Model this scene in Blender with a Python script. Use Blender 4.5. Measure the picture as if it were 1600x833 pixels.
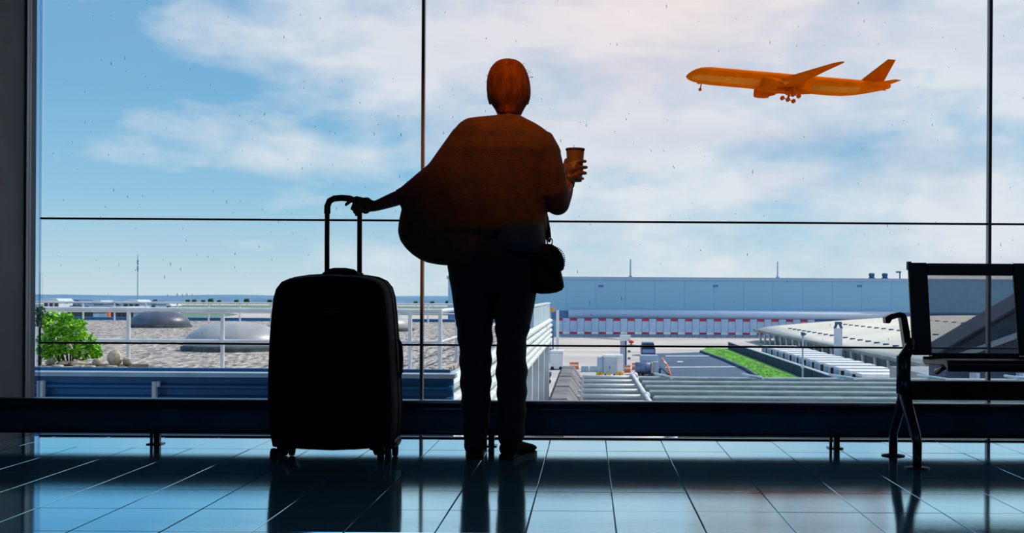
import bpy, bmesh, math, random
from mathutils import Vector, Matrix
random.seed(7)
C = bpy.context.scene.collection
for o in list(bpy.data.objects):
    bpy.data.objects.remove(o)

# ------------------------------------------------------------------ camera
F, EYE, UX, VY, ROLL = 1900.0, 0.68, 920.0, 462.0, 0.006
cam = bpy.data.cameras.new('camera'); camo = bpy.data.objects.new('camera', cam); C.objects.link(camo)
cam.sensor_width = 36; cam.lens = F / 1600 * 36
cam.shift_x = -(UX - 800) / 1600; cam.shift_y = (VY - 416.5) / 1600
cam.clip_start = .05; cam.clip_end = 20000
camo.location = (0, 0, EYE); camo.rotation_euler = (math.pi / 2, -ROLL, 0)
bpy.context.scene.camera = camo
vs = bpy.context.scene.view_settings
vs.view_transform = 'Standard'; vs.look = 'None'; vs.gamma = 1; vs.exposure = 0; vs.use_curve_mapping = False


def P(u, v, Y):
    """point at depth Y that the photograph shows at pixel (u, v)"""
    a, b = u - UX, v - VY
    return Vector((a * Y / F + b * ROLL * Y / F, Y, EYE - (b - a * ROLL) * Y / F))


def lin(c):
    c = c / 255
    return c / 12.92 if c <= .04045 else ((c + .055) / 1.055) ** 2.4


def rgb(c):
    return (lin(c[0]), lin(c[1]), lin(c[2]), 1)


# ------------------------------------------------------------------ sky
W = bpy.data.worlds.new('sky'); bpy.context.scene.world = W; W.use_nodes = True
nt = W.node_tree; nt.nodes.clear()


def node(t, typ, **kw):
    n = t.nodes.new(typ)
    for k, v in kw.items():
        setattr(n, k, v)
    return n


def math_(t, op, a, b=None, c=None, clamp=False):
    n = node(t, 'ShaderNodeMath', operation=op, use_clamp=clamp)
    for i, x in enumerate((a, b, c)):
        if x is None: continue
        if isinstance(x, (int, float)): n.inputs[i].default_value = x
        else: t.links.new(x, n.inputs[i])
    return n.outputs[0]


def ramp(t, fac, stops, interp='EASE'):
    n = node(t, 'ShaderNodeValToRGB'); r = n.color_ramp; r.interpolation = interp
    while len(r.elements) < len(stops): r.elements.new(.5)
    for e, (p, c) in zip(r.elements, stops):
        e.position = p; e.color = c if len(c) == 4 else (*c, 1)
    t.links.new(fac, n.inputs[0])
    return n.outputs[0]


def mixc(t, fac, a, b, mode='MIX'):
    n = node(t, 'ShaderNodeMix', data_type='RGBA', blend_type=mode)
    for i, x in ((0, fac), (6, a), (7, b)):
        if isinstance(x, (int, float)): n.inputs[i].default_value = x
        elif isinstance(x, tuple): n.inputs[i].default_value = x
        else: t.links.new(x, n.inputs[i])
    return n.outputs[2]


tc = node(nt, 'ShaderNodeTexCoord')
sep = node(nt, 'ShaderNodeSeparateXYZ'); nt.links.new(tc.outputs['Generated'], sep.inputs[0])
dx, dz = sep.outputs[0], sep.outputs[2]
grad = ramp(nt, math_(nt, 'MULTIPLY', dz, 1.0, clamp=True), [
    (0, rgb((198, 220, 228))), (.03, rgb((178, 212, 228))), (.08, rgb((146, 198, 226))), (.16, rgb((122, 180, 219))),
    (.26, rgb((116, 170, 213))), (1, rgb((84, 136, 196)))], 'LINEAR')


def sky_noise(sc, zs, off, detail, rough, dist=0.0):
    m = node(nt, 'ShaderNodeMapping'); nt.links.new(tc.outputs['Generated'], m.inputs[0])
    m.inputs['Scale'].default_value = (sc, sc, sc * zs); m.inputs['Location'].default_value = off
    m.inputs['Rotation'].default_value = (0, math.radians(7), 0)
    n = node(nt, 'ShaderNodeTexNoise'); nt.links.new(m.outputs[0], n.inputs['Vector'])
    n.inputs['Scale'].default_value = 1; n.inputs['Detail'].default_value = detail
    n.inputs['Roughness'].default_value = rough; n.inputs['Distortion'].default_value = dist
    return n.outputs['Fac']


def sky_blob(u, v, ru, rv):
    """soft patch of the sky about one direction, 1 at its middle, 0 beyond its radii (pixels of the photograph at its centre)"""
    d = (P(u, v, 1) - Vector((0, 0, EYE))).normalized()
    sx, sz = F / ru, F / rv
    sub = node(nt, 'ShaderNodeVectorMath', operation='SUBTRACT'); nt.links.new(tc.outputs['Generated'], sub.inputs[0]); sub.inputs[1].default_value = d
    mul = node(nt, 'ShaderNodeVectorMath', operation='MULTIPLY'); nt.links.new(sub.outputs[0], mul.inputs[0]); mul.inputs[1].default_value = (sx, sx, sz)
    ln = node(nt, 'ShaderNodeVectorMath', operation='LENGTH'); nt.links.new(mul.outputs[0], ln.inputs[0])
    mr = node(nt, 'ShaderNodeMapRange', interpolation_type='SMOOTHSTEP'); nt.links.new(ln.outputs['Value'], mr.inputs[0])
    for i, x in ((1, 0), (2, 1), (3, 1), (4, 0)): mr.inputs[i].default_value = x
    return mr.outputs[0]


n1 = sky_noise(5.2, 2.6, (1.7, .4, 3.1), 9, .56, .25)
n2 = sky_noise(8.5, 2.9, (4.2, 7.7, 1.3), 9, .58, .35)
n3 = sky_noise(3.1, 3.4, (9.2, 2.7, 6.3), 7, .5, .2)
n4 = sky_noise(19, 2.0, (3.2, 5.7, 8.3), 6, .6, .3)
# the right half of the sky is covered by thin bright cloud
cover = math_(nt, 'MULTIPLY_ADD', dx, 1.5, .36)
white_amount = math_(nt, 'ADD', math_(nt, 'MULTIPLY', math_(nt, 'SUBTRACT', n1, .46), 3.2), cover)
for (u, v, ru, rv, k) in ((590, 50, 330, 160, 1.15), (880, 50, 220, 90, .5), (300, 195, 250, 80, .42), (250, 40, 140, 60, .25), (130, 240, 120, 40, .25), (470, 250, 190, 80, .55), (330, 60, 160, 60, .3), (400, 380, 90, 30, .35), (570, 240, 70, 60, .35),
                          (620, 405, 80, 28, .3), (760, 200, 190, 130, .25), (1000, 330, 300, 90, .3), (1500, 60, 260, 120, .35), (1200, 180, 330, 70, .35),
                          (170, 300, 260, 60, -.45), (110, 130, 190, 170, -.15), (1330, 235, 330, 60, -.3), (1570, 230, 140, 60, -.45), (980, 270, 190, 36, -.3)):
    white_amount = math_(nt, 'MULTIPLY_ADD', sky_blob(u, v, ru, rv), k, white_amount)
white_amount = math_(nt, 'MULTIPLY_ADD', math_(nt, 'SUBTRACT', n4, .5), 1.25, white_amount)
white_amount = math_(nt, 'MULTIPLY', white_amount, 1, clamp=True)
col = mixc(nt, math_(nt, 'MULTIPLY', white_amount, .86), grad, rgb((232, 236, 241)))
# grey undersides
grey = math_(nt, 'MULTIPLY', math_(nt, 'SUBTRACT', n2, .47), 3.0)
for (u, v, ru, rv, k) in ((1000, 120, 210, 70, .55), (880, 190, 160, 60, .35), (1130, 210, 240, 40, .4), (1350, 250, 360, 60, .5), (560, 110, 160, 50, .28), (760, 300, 400, 40, -.3), (1200, 180, 260, 34, -.3), (890, 50, 220, 70, -.7), (1000, 350, 500, 70, -.4)):
    grey = math_(nt, 'MULTIPLY_ADD', sky_blob(u, v, ru, rv), k, grey)
grey = math_(nt, 'MULTIPLY', grey, math_(nt, 'MULTIPLY_ADD', dx, 1.2, .55, clamp=True), clamp=True)
col = mixc(nt, math_(nt, 'MULTIPLY', grey, .55), col, rgb((170, 188, 216)))
# the veiled sun above the frame
glow = sky_blob(1010, -60, 620, 400)
glow2 = sky_blob(1060, -80, 300, 230)
col = mixc(nt, math_(nt, 'MULTIPLY', glow, .42), col, rgb((246, 222, 224)))
col = mixc(nt, math_(nt, 'MULTIPLY', glow2, .8), col, (1.0, .86, .80, 1))
low = math_(nt, 'LESS_THAN', dz, -.02)
col = mixc(nt, low, col, rgb((120, 130, 140)))
bg = node(nt, 'ShaderNodeBackground'); nt.links.new(col, bg.inputs[0]); bg.inputs[1].default_value = 1.0
wo = node(nt, 'ShaderNodeOutputWorld'); nt.links.new(bg.outputs[0], wo.inputs[0])

# ------------------------------------------------------------------ sun
sd = bpy.data.lights.new('sun', 'SUN'); so = bpy.data.objects.new('sun', sd); C.objects.link(so)
sd.energy = 3.3; sd.angle = .03; sd.color = (1, .93, .84)
so.rotation_euler = Vector((.62, .42, .80)).to_track_quat('Z', 'Y').to_euler()
so.location = (0, 0, 40)


# ------------------------------------------------------------------ materials
def mat(name, c, rough=.6, metal=0.0, var=0.0, scale=5.0, bump=0.0, bscale=None, spec=.5, c2=None, coords='Object', stretch=(1, 1, 1), coat=0.0):
    m = bpy.data.materials.new(name); m.use_nodes = True
    t = m.node_tree; b = t.nodes['Principled BSDF']
    b.inputs['Base Color'].default_value = rgb(c); b.inputs['Roughness'].default_value = rough
    b.inputs['Metallic'].default_value = metal; b.inputs['Specular IOR Level'].default_value = spec
    b.inputs['Coat Weight'].default_value = coat
    t_c = node(t, 'ShaderNodeTexCoord'); mp = node(t, 'ShaderNodeMapping'); t.links.new(t_c.outputs[coords], mp.inputs[0])
    mp.inputs['Scale'].default_value = stretch
    n = node(t, 'ShaderNodeTexNoise'); t.links.new(mp.outputs[0], n.inputs['Vector'])
    n.inputs['Scale'].default_value = scale; n.inputs['Detail'].default_value = 5; n.inputs['Roughness'].default_value = .6
    if var or c2:
        cc = c2 or tuple(max(0, x * (1 - var)) for x in c)
        t.links.new(ramp(t, n.outputs['Fac'], [(.36, rgb(c)), (.64, rgb(cc))]), b.inputs['Base Color'])
    if bump:
        n2_ = node(t, 'ShaderNodeTexNoise'); t.links.new(mp.outputs[0], n2_.inputs['Vector'])
        n2_.inputs['Scale'].default_value = bscale or scale * 3; n2_.inputs['Detail'].default_value = 3
        bp = node(t, 'ShaderNodeBump'); bp.inputs['Strength'].default_value = bump; bp.inputs['Distance'].default_value = .02
        t.links.new(n2_.outputs['Fac'], bp.inputs['Height']); t.links.new(bp.outputs[0], b.inputs['Normal'])
    return m


def glass_mat(name, tint=(1, 1, 1), refl=.6):
    m = bpy.data.materials.new(name); m.use_nodes = True; t = m.node_tree; t.nodes.clear()
    tr = node(t, 'ShaderNodeBsdfTransparent'); tr.inputs[0].default_value = (*tint, 1)
    gl = node(t, 'ShaderNodeBsdfGlossy'); gl.inputs['Roughness'].default_value = .02
    fr = node(t, 'ShaderNodeFresnel'); fr.inputs[0].default_value = 1.5
    mx = node(t, 'ShaderNodeMixShader'); t.links.new(math_(t, 'MULTIPLY', fr.outputs[0], refl), mx.inputs[0])
    t.links.new(tr.outputs[0], mx.inputs[1]); t.links.new(gl.outputs[0], mx.inputs[2])
    o = node(t, 'ShaderNodeOutputMaterial'); t.links.new(mx.outputs[0], o.inputs[0])
    return m


M = dict(
    glass=glass_mat('window_glass', refl=.3),
    dirt=glass_mat('rain_drops', (.45, .5, .56), .3),
    dark_frame=mat('dark_anodised_metal', (30, 32, 38), .35, .6, .2, 8),
    mullion=mat('brushed_mullion_metal', (168, 150, 142), .35, .3, .15, 20, stretch=(1, 1, .1)),
    wall=mat('dark_plaster', (92, 96, 104), .6, 0, .15, 2, .1),
    ceiling=mat('ceiling_and_fill_panel', (40, 42, 46), .9, 0, .1, 2),
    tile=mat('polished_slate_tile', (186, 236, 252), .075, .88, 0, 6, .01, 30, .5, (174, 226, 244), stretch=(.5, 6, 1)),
    grout=mat('tile_grout', (104, 136, 160), .5, 0, .2, 20),
    rail=mat('rail_dark_paint', (30, 84, 112), .4, .0, .15, 6),
    rail_top=mat('rail_top_paint', (18, 44, 66), .28, .2, .2, 6),
    black=mat('black_plastic', (8, 9, 12), .5, 0, .2, 30, .1, 200, .25),
    shell=mat('suitcase_fabric', (7, 9, 15), .75, 0, .25, 60, .25, 400, .15),
    metal=mat('satin_chrome', (170, 175, 182), .25, 1),
    gun=mat('gunmetal', (52, 58, 68), .3, .85, .15, 20),
    bench=mat('bench_powder_coat', (12, 14, 20), .4, .1, .15, 30, spec=.4),
    benchmesh=mat('bench_mesh_wire', (168, 156, 164), .55, .1, .15, 60),
    skin=mat('skin', (104, 58, 40), .55, 0, .1, 20),
    hair=mat('brown_hair', (112, 54, 12), .85, 0, 0, 14, .3, 90, spec=.15, c2=(78, 36, 10), stretch=(4, 4, .6)),
    jacket=mat('dark_brown_knit', (80, 38, 12), .85, 0, 0, 25, .3, 160, c2=(66, 30, 10)),
    shirt=mat('slate_shirt', (36, 50, 60), .85, 0, .15, 30, .2, 90),
    trouser=mat('navy_denim', (10, 12, 24), .9, 0, .2, 60, .25, 200, stretch=(1, 1, 3)),
    shoe=mat('black_leather', (5, 5, 8), .7, 0, .2, 30, spec=.08),
    bag=mat('dark_leather', (14, 10, 10), .7, 0, .2, 30, .2, 120, .2),
    cup=mat('kraft_paper_cup', (84, 52, 28), .7, 0, .08, 40),
    eye=mat('eye_white', (220, 215, 208), .2),
    plane=mat('glow_tinted_orange', (236, 100, 0), .9, 0, .06, .2, spec=0),  # warm glow put into the orange of all three airliner colours
    plane_pale=mat('glow_tinted_belly_band', (236, 128, 36), .9, 0, .06, .2, spec=0),
    plane_dark=mat('glow_tinted_dark_orange', (206, 84, 0), .9, 0, .08, .4, spec=0),
    window_dark=mat('dark_glazing', (40, 52, 68), .15, 0, .3, .4),
    concrete=mat('apron_concrete', (206, 198, 188), .85, 0, 0, .03, c2=(176, 174, 172), stretch=(1, 3, 1)),
    asphalt=mat('asphalt', (64, 96, 126), .85, 0, .15, .08),
    line=mat('road_paint', (214, 220, 226), .7, 0, .15, 1),
    grass=mat('grass', (98, 172, 40), .9, 0, 0, .4, c2=(66, 134, 36)),
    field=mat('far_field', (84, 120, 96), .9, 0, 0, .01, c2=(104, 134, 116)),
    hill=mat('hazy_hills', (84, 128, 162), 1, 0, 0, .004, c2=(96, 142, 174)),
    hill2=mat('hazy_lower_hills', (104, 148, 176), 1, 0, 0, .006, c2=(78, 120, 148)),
    gravel=mat('roof_gravel', (206, 198, 188), .95, 0, 0, 12, .5, 20, c2=(58, 62, 68), stretch=(1, .22, 1)),
    dome=mat('weathered_acrylic_dome', (176, 178, 180), .4, 0, 0, 1.2, c2=(150, 154, 160)),
    dome_dark=mat('dark_acrylic_dome', (86, 100, 122), .4, 0, .2, 1.2),
    curb=mat('skylight_curb', (78, 92, 98), .8, 0, .3, 3),
    white_rail=mat('white_painted_steel', (226, 232, 238), .45, 0, .08, 2),
    parapet=mat('blue_corrugated_metal', (20, 108, 166), .35, .1, .15, 3, stretch=(.2, 1, 1)),
    parapet_top=mat('pale_flashing', (176, 204, 226), .4, .2, .1, 3),
    white_slat=mat('white_louvre', (222, 234, 236), .5, 0, .1, 2),
    translucent=mat('pale_corrugated_panel', (178, 204, 218), .5, 0, .1, 1),
    ridge=mat('grey_roof_felt', (128, 128, 134), .9, 0, .2, 1, .2),
    green_bar=mat('weathered_green_grey_metal', (150, 176, 168), .6, 0, 0, .7, c2=(104, 138, 134)),
    under=mat('dark_teal_glass', (52, 88, 100), .3, 0, .4, .5),
    hangar=mat('blue_grey_cladding', (146, 200, 232), .6, 0, .06, .02, stretch=(1, 1, .1)),
    hangar_cap=mat('hangar_parapet_cap', (150, 180, 214), .6, 0, .05, .02),
    hangar_dark=mat('hangar_shade_and_trim', (90, 132, 184), .7, 0, .1, .05),
    tube=mat('silver_blue_duct', (206, 228, 250), .4, .0, .05, .05),
    panel=mat('blue_grey_door_panel', (172, 204, 236), .6, 0, .08, .2),
    red=mat('red_paint', (184, 46, 76), .6, 0, .1, 1),
    white=mat('white_paint', (232, 238, 242), .5, 0, .06, .5),
    pale=mat('pale_grey_paint', (178, 196, 212), .5, 0, .08, .5),
    yellow=mat('yellow_paint', (244, 190, 20), .5, 0, .1, 1),
    orange=mat('orange_plastic', (240, 120, 70), .6, 0, .1, 1),
    lightred=mat('bright_red_lamp', (240, 56, 36), .5),
    navy=mat('dark_blue_vehicle_paint', (40, 66, 110), .3, 0, .15, 1),
    tyre=mat('rubber', (28, 30, 36), .8, 0, .2, 3),
    roof_pale=mat('pale_membrane_roof', (226, 222, 206), .7, 0, 0, .05, c2=(206, 206, 196)),
    eave=mat('grey_green_gutter', (150, 158, 150), .7, 0, .15, .2),
    facade=mat('terminal_glass_facade', (88, 112, 128), .3, 0, 0, .25, c2=(128, 146, 146)),
    wall_blue=mat('dark_blue_retaining_wall', (48, 64, 96), .8, 0, .15, .3),
    slate=mat('dark_slate_roof', (48, 70, 98), .7, 0, .2, .3),
    leaf=mat('bright_leaves', (150, 220, 40), .6, 0, 0, 6, c2=(78, 160, 24)),
    leaf_dark=mat('dark_leaves', (38, 84, 44), .7, 0, .3, 2),
    bark=mat('bark', (70, 56, 44), .9, 0, .2, 10),
    stone=mat('pale_stone', (196, 184, 160), .9, 0, 0, 4, .4, 12, c2=(120, 116, 104)),
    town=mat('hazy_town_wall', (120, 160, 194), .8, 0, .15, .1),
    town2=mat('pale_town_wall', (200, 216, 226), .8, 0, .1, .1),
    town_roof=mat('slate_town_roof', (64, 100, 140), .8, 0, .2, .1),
    sign=mat('orange_sign_board', (232, 164, 96), .6, 0, .1, 1),
    lamp=mat('lamp_housing', (60, 62, 66), .4, .6),
)


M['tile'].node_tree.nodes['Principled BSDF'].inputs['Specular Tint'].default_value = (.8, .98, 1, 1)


# ------------------------------------------------------------------ mesh helpers
class MB:
    def __init__(s):
        s.v, s.f = [], []

    def add(s, vs_, fs):
        n = len(s.v); s.v += [Vector(v) for v in vs_]; s.f += [tuple(i + n for i in f) for f in fs]; return s

    def box(s, x0, x1, y0, y1, z0, z1):
        return s.add([(x0, y0, z0), (x1, y0, z0), (x1, y1, z0), (x0, y1, z0), (x0, y0, z1), (x1, y0, z1), (x1, y1, z1), (x0, y1, z1)],
                     [(0, 3, 2, 1), (4, 5, 6, 7), (0, 1, 5, 4), (1, 2, 6, 5), (2, 3, 7, 6), (3, 0, 4, 7)])

    def loft(s, rings, cap=True):
        n = len(rings[0]); vs_ = [p for r in rings for p in r]; fs = []
        for i in range(len(rings) - 1):
            for j in range(n):
                k = (j + 1) % n
                fs.append((i * n + j, i * n + k, (i + 1) * n + k, (i + 1) * n + j))
        if cap:
            fs.append(tuple(range(n))[::-1]); fs.append(tuple(range((len(rings) - 1) * n, len(rings) * n)))
        return s.add(vs_, fs)

    def tube(s, path, r, n=8, flat=1.0, up=None):
        path = [Vector(p) for p in path]; rs = r if isinstance(r, (list, tuple)) else [r] * len(path); rings = []
        ref = None
        for i, p in enumerate(path):
            d = (path[min(i + 1, len(path) - 1)] - path[max(i - 1, 0)]).normalized()
            if ref is None:
                ref = Vector(up) if up else (Vector((0, 0, 1)) if abs(d.z) < .9 else Vector((0, 1, 0)))
            a = d.cross(ref).normalized(); b = a.cross(d).normalized(); ref = b
            rings.append([p + a * rs[i] * math.cos(2 * math.pi * j / n) + b * rs[i] * flat * math.sin(2 * math.pi * j / n) for j in range(n)])
        return s.loft(rings)

    def capsule(s, a, b, ra, rb, n=14):
        a, b = Vector(a), Vector(b); d = (b - a).normalized(); path, rs = [], []
        for k in range(4):
            t = math.pi / 2 * (1 - k / 4); path.append(a - d * ra * math.sin(t)); rs.append(max(ra * math.cos(t), ra * .02))
        path.append(a); rs.append(ra); path.append(b); rs.append(rb)
        for k in range(1, 5):
            t = math.pi / 2 * k / 4; path.append(b + d * rb * math.sin(t)); rs.append(max(rb * math.cos(t), rb * .02))
        return s.tube(path, rs, n)

    def ell(s, c, r, nu=16, nv=10):
        c = Vector(c); rings = []
        for i in range(nv + 1):
            t = math.pi * i / nv; st = max(math.sin(t), .01)
            rings.append([c + Vector((r[0] * st * math.cos(2 * math.pi * j / nu), r[1] * st * math.sin(2 * math.pi * j / nu), -r[2] * math.cos(t))) for j in range(nu)])
        return s.loft(rings)

    def lathe(s, c, prof, n=20, axis='z'):
        c = Vector(c); rings = []
        for (r, h) in prof:
            ring = []
            for j in range(n):
                a, b = r * math.cos(2 * math.pi * j / n), r * math.sin(2 * math.pi * j / n)
                ring.append(c + (Vector((a, b, h)) if axis == 'z' else Vector((h, a, b)) if axis == 'x' else Vector((b, h, a))))
            rings.append(ring)
        return s.loft(rings)

    def prism(s, poly, y0, y1):
        """polygon of (x, z) extruded in y"""
        return s.loft([[Vector((x, y0, z)) for x, z in poly], [Vector((x, y1, z)) for x, z in poly]])

    def slab(s, poly, z0, z1):
        return s.loft([[Vector((x, y, z0)) for x, y in poly], [Vector((x, y, z1)) for x, y in poly]])

    def build(s, name, m, parent=None, smooth=False, bevel=0, seg=2, subsurf=0):
        off = parent_world(parent) if parent else Vector((0, 0, 0))
        me = bpy.data.meshes.new(name); me.from_pydata([v - off for v in s.v], [], s.f)
        bm = bmesh.new(); bm.from_mesh(me); bmesh.ops.recalc_face_normals(bm, faces=bm.faces); bm.to_mesh(me); bm.free()
        me.materials.append(m if not isinstance(m, str) else M[m])
        if smooth: me.shade_smooth()
        o = bpy.data.objects.new(name, me); C.objects.link(o)
        if parent: o.parent = parent
        if bevel:
            b = o.modifiers.new('bevel', 'BEVEL'); b.width = bevel; b.segments = seg; b.limit_method = 'ANGLE'
        if subsurf:
            b = o.modifiers.new('subsurf', 'SUBSURF'); b.levels = subsurf; b.render_levels = subsurf
        return o


def parent_world(p):
    v = Vector((0, 0, 0))
    while p is not None:
        v += p.location; p = p.parent
    return v


def tag(o, label=None, cat=None, group=None, kind=None):
    for k, v in (('label', label), ('category', cat), ('group', group), ('kind', kind)):
        if v: o[k] = v
    return o


def thing(name, loc, label, cat, group=None, kind=None):
    o = bpy.data.objects.new(name, None); C.objects.link(o); o.location = loc; o.empty_display_size = .1
    return tag(o, label, cat, group, kind)


def dup(o, parent=None, loc=None):
    c = o.copy(); C.objects.link(c)
    if parent: c.parent = parent
    if loc is not None: c.location = loc
    for ch in list(o.children): dup(ch, c)
    return c


def B(x0, x1, y0, y1, z0, z1):
    return MB().box(x0, x1, y0, y1, z0, z1)


def remeshed(mb, name, m, parent, voxel, smooth_it=4, smooth_f=.5):
    """one continuous surface grown round overlapping volumes"""
    o = mb.build(name, m, parent)
    r = o.modifiers.new('r', 'REMESH'); r.mode = 'VOXEL'; r.voxel_size = voxel
    s = o.modifiers.new('s', 'SMOOTH'); s.factor = smooth_f; s.iterations = smooth_it
    bpy.context.view_layer.update()
    dg = bpy.context.evaluated_depsgraph_get()
    me = bpy.data.meshes.new_from_object(o.evaluated_get(dg)); old = o.data
    o.modifiers.clear(); o.data = me; me.name = name; me.shade_smooth()
    if not me.materials: me.materials.append(M[m])
    bpy.data.meshes.remove(old)
    return o


# ------------------------------------------------------------------ room
GY = EYE * F / (686 - VY)                   # depth of the glass, 5.77 m
XL = P(42, 400, GY).x                       # left end of the glazing
X1, X2 = P(660, 420, GY).x, P(1545, 300, GY).x
X3 = 2 * X2 - X1
ROOM_H = 2.6

tag(B(XL - .3, 8, -8, GY + .08, -.25, -.012).build('floor', 'grout'), kind='structure')
floor = bpy.data.objects['floor']
TW, TD, TX0, TY0 = .2597, .37, -.1767, 4.208
tm = None; nt_ = 0
ix0 = math.ceil((XL - TX0) / TW) - 1
for j in range(-4, 5):
    for i in range(ix0, ix0 + 25):
        x0, x1 = max(TX0 + i * TW, XL), TX0 + (i + 1) * TW
        y0, y1 = TY0 + j * TD, min(TY0 + (j + 1) * TD, GY - .02)
        if y1 - y0 < .03 or x1 - x0 < .03: continue
        g = .0016
        full = abs(x1 - x0 - TW) < 1e-4 and abs(y1 - y0 - TD) < 1e-4
        if full and tm is not None:
            o = bpy.data.objects.new('tile', tm); C.objects.link(o); o.parent = floor
        else:
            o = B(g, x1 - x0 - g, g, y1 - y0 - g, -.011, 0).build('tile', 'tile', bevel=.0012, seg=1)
            o.parent = floor
            if full:
                bpy.context.view_layer.update()
                tm = bpy.data.meshes.new_from_object(o.evaluated_get(bpy.context.evaluated_depsgraph_get())); tm.name = 'tile'
                o.modifiers.clear(); o.data = tm
        o.location = (x0, y0, random.uniform(-.0004, .0002))
        o.rotation_euler = (random.uniform(-.0008, .0008), random.uniform(-.0008, .0008), 0)
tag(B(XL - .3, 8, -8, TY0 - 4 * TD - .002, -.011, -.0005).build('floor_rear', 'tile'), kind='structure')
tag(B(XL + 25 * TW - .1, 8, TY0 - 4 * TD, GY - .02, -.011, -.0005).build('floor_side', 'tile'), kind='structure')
tag(B(XL - .3, 8.2, -8, GY + 1.5, ROOM_H, ROOM_H + .3).build('ceiling', 'ceiling'), kind='structure')  # front edge carried past the glass, added unseen to keep the sun out
tag(B(XL - .3, XL, -8, GY + .1, -.01, ROOM_H).build('wall_left', 'wall', bevel=.01), kind='structure')
tag(B(8, 8.2, -8, GY + .1, -.01, ROOM_H).build('wall_right', 'wall'), kind='structure')
tag(B(XL - .3, 8.2, -8.2, -8, -.01, ROOM_H).build('wall_back', 'wall'), kind='structure')
jb = tag(B(XL + .002, XL + .010, GY - .03, GY + .02, 0, ROOM_H).build('trim_1', 'mullion', bevel=.002), kind='structure')
B(XL + .010, XL + .064, GY - .008, GY + .004, .004, ROOM_H - .002).build('glass_fin', glass_mat('tinted_edge_glass', (.80, .87, .93), .3), jb)
B(XL + .062, XL + .066, GY - .012, GY + .006, .004, ROOM_H - .002).build('seal', glass_mat('clear_seal', (.8, .84, .88), .3), jb)

# glazing: three bays, each with panes divided by two thin horizontal joints
zj2 = P(1000, 347, GY).z; zj1 = P(1000, 541, GY).z
bays = [(XL + .068, X1), (X1, X2), (X2, X3)]
for k, (a, b) in enumerate(bays):
    w = tag(thing('window_%d' % (k + 1), (a, GY, 0), None, None), kind='structure')
    for z0, z1 in ((.004, zj1 - .004), (zj1 + .004, zj2 - .004), (zj2 + .004, ROOM_H)):
        B(a + .006, b - .006, GY - .004, GY + .004, z0, z1).build('pane', 'glass', w)
    for z in (zj1, zj2):
        B(a, b, GY - .014, GY + .006, z - .0045, z + .0045).build('glazing_bar', 'dark_frame', w)
    if k < 2:
        MB().prism([(b - .0075, 0), (b + .0075, 0), (b + .0075, ROOM_H), (b - .0075, ROOM_H)], GY - .022, GY + .016).build('mullion', 'mullion', w, bevel=.002)
    B(a, b, GY - .012, GY + .012, -.006, .006).build('bottom_rail', 'dark_frame', w)
    # dried rain marks on the outside of the panes
    mb = MB()
    for q in range(190):
        x, z = random.uniform(a + .05, b - .05), random.uniform(.4, 2.15)
        r = random.uniform(.001, .002); h = r * random.choice((1, 1.5, 2, 3, 5))
        mb.ell((x, GY + .0055, z), (r, .001, h), 6, 4)
    sp = mb.build('rain_spots', 'dirt', w); sp['kind'] = 'stuff'

# low bumper rail in front of the glass
RY = EYE * F / (698 - VY)
zt, zb = P(1000, 627, RY).z, P(1000, 680, RY).z
rail = thing('bumper_rail', (X1, RY, 0), 'long dark low rail on short posts along the foot of the window wall', 'rail')
ztm = zt - .045
MB().prism([(0, 0)] * 0 or [(XL + .002, ztm), (7.9, ztm), (7.9, zt), (XL + .002, zt)], RY - .035, RY + .035).build('top_bar', 'rail_top', rail, bevel=.012)
B(XL + .002, 7.9, RY - .012, RY + .012, zb, ztm + .004).build('kick_panel', 'rail', rail, bevel=.004)
B(XL + .002, 7.9, RY - .02, RY + .02, zb - .004, zb + .012).build('bottom_bar', 'rail_top', rail, bevel=.003)
for u in (246, 768, 1307, 1850):
    x = P(u, 695, RY).x
    pst = B(x - .013, x + .013, RY - .014, RY + .014, 0, zb + .02).build('post', 'gun', rail, bevel=.003)
    B(x - .032, x - .02, RY - .006, RY + .006, 0, zb + .01).build('brace', 'rail_top', pst)
    B(x - .04, x + .025, RY - .03, RY + .03, 0, .005).build('foot_plate', 'gun', pst)

# added unseen warm spot behind the traveller, for orange on head and back
lx, ly = -.27, 4.0
cl = thing('added_warm_spot', (lx, ly, ROOM_H), 'added unseen warm spot above the standing traveller, tinting head and back', 'lamp')
MB().lathe((lx, ly, ROOM_H), [(.09, 0), (.12, 0), (.125, -.012), (.085, -.016), (.08, -.002)], 24).build('ring', 'lamp', cl, True)
ld = bpy.data.lights.new('warm_glow_spot', 'SPOT'); lo = bpy.data.objects.new('warm_glow_spot', ld); C.objects.link(lo); lo.parent = cl; lo.location = (0, 0, -.03)
ld.energy = 132; ld.color = (1, .40, .06); ld.spot_size = math.radians(42); ld.spot_blend = 1; ld.shadow_soft_size = .07
lo.rotation_euler = (Vector((lx, ly, ROOM_H)) - Vector((-.30, 5.09, 1.66))).to_track_quat('Z', 'Y').to_euler()

# two dim cool fill panels, added out of view to lift the dark hall
for i, x in enumerate((-.8, 2.6)):
    t = thing('ceiling_and_fill_panel', (x, 2.5, ROOM_H), 'added unseen cool fill panel under the hall ceiling, ' + ('nearer the left wall' if i == 0 else 'farther from the left wall'), 'lamp')
    MB().box(x - .62, x + .62, 1.88, 3.12, ROOM_H - .03, ROOM_H - .002).build('frame', 'lamp', t)
    al = bpy.data.lights.new('added_fill_light', 'AREA'); ao = bpy.data.objects.new('added_fill_light', al); C.objects.link(ao); ao.parent = t; ao.location = (0, 0, -.04)
    al.shape = 'SQUARE'; al.size = 1.15; al.energy = 6.5; al.spread = math.radians(136); al.color = (.30, .62, 1)

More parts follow.
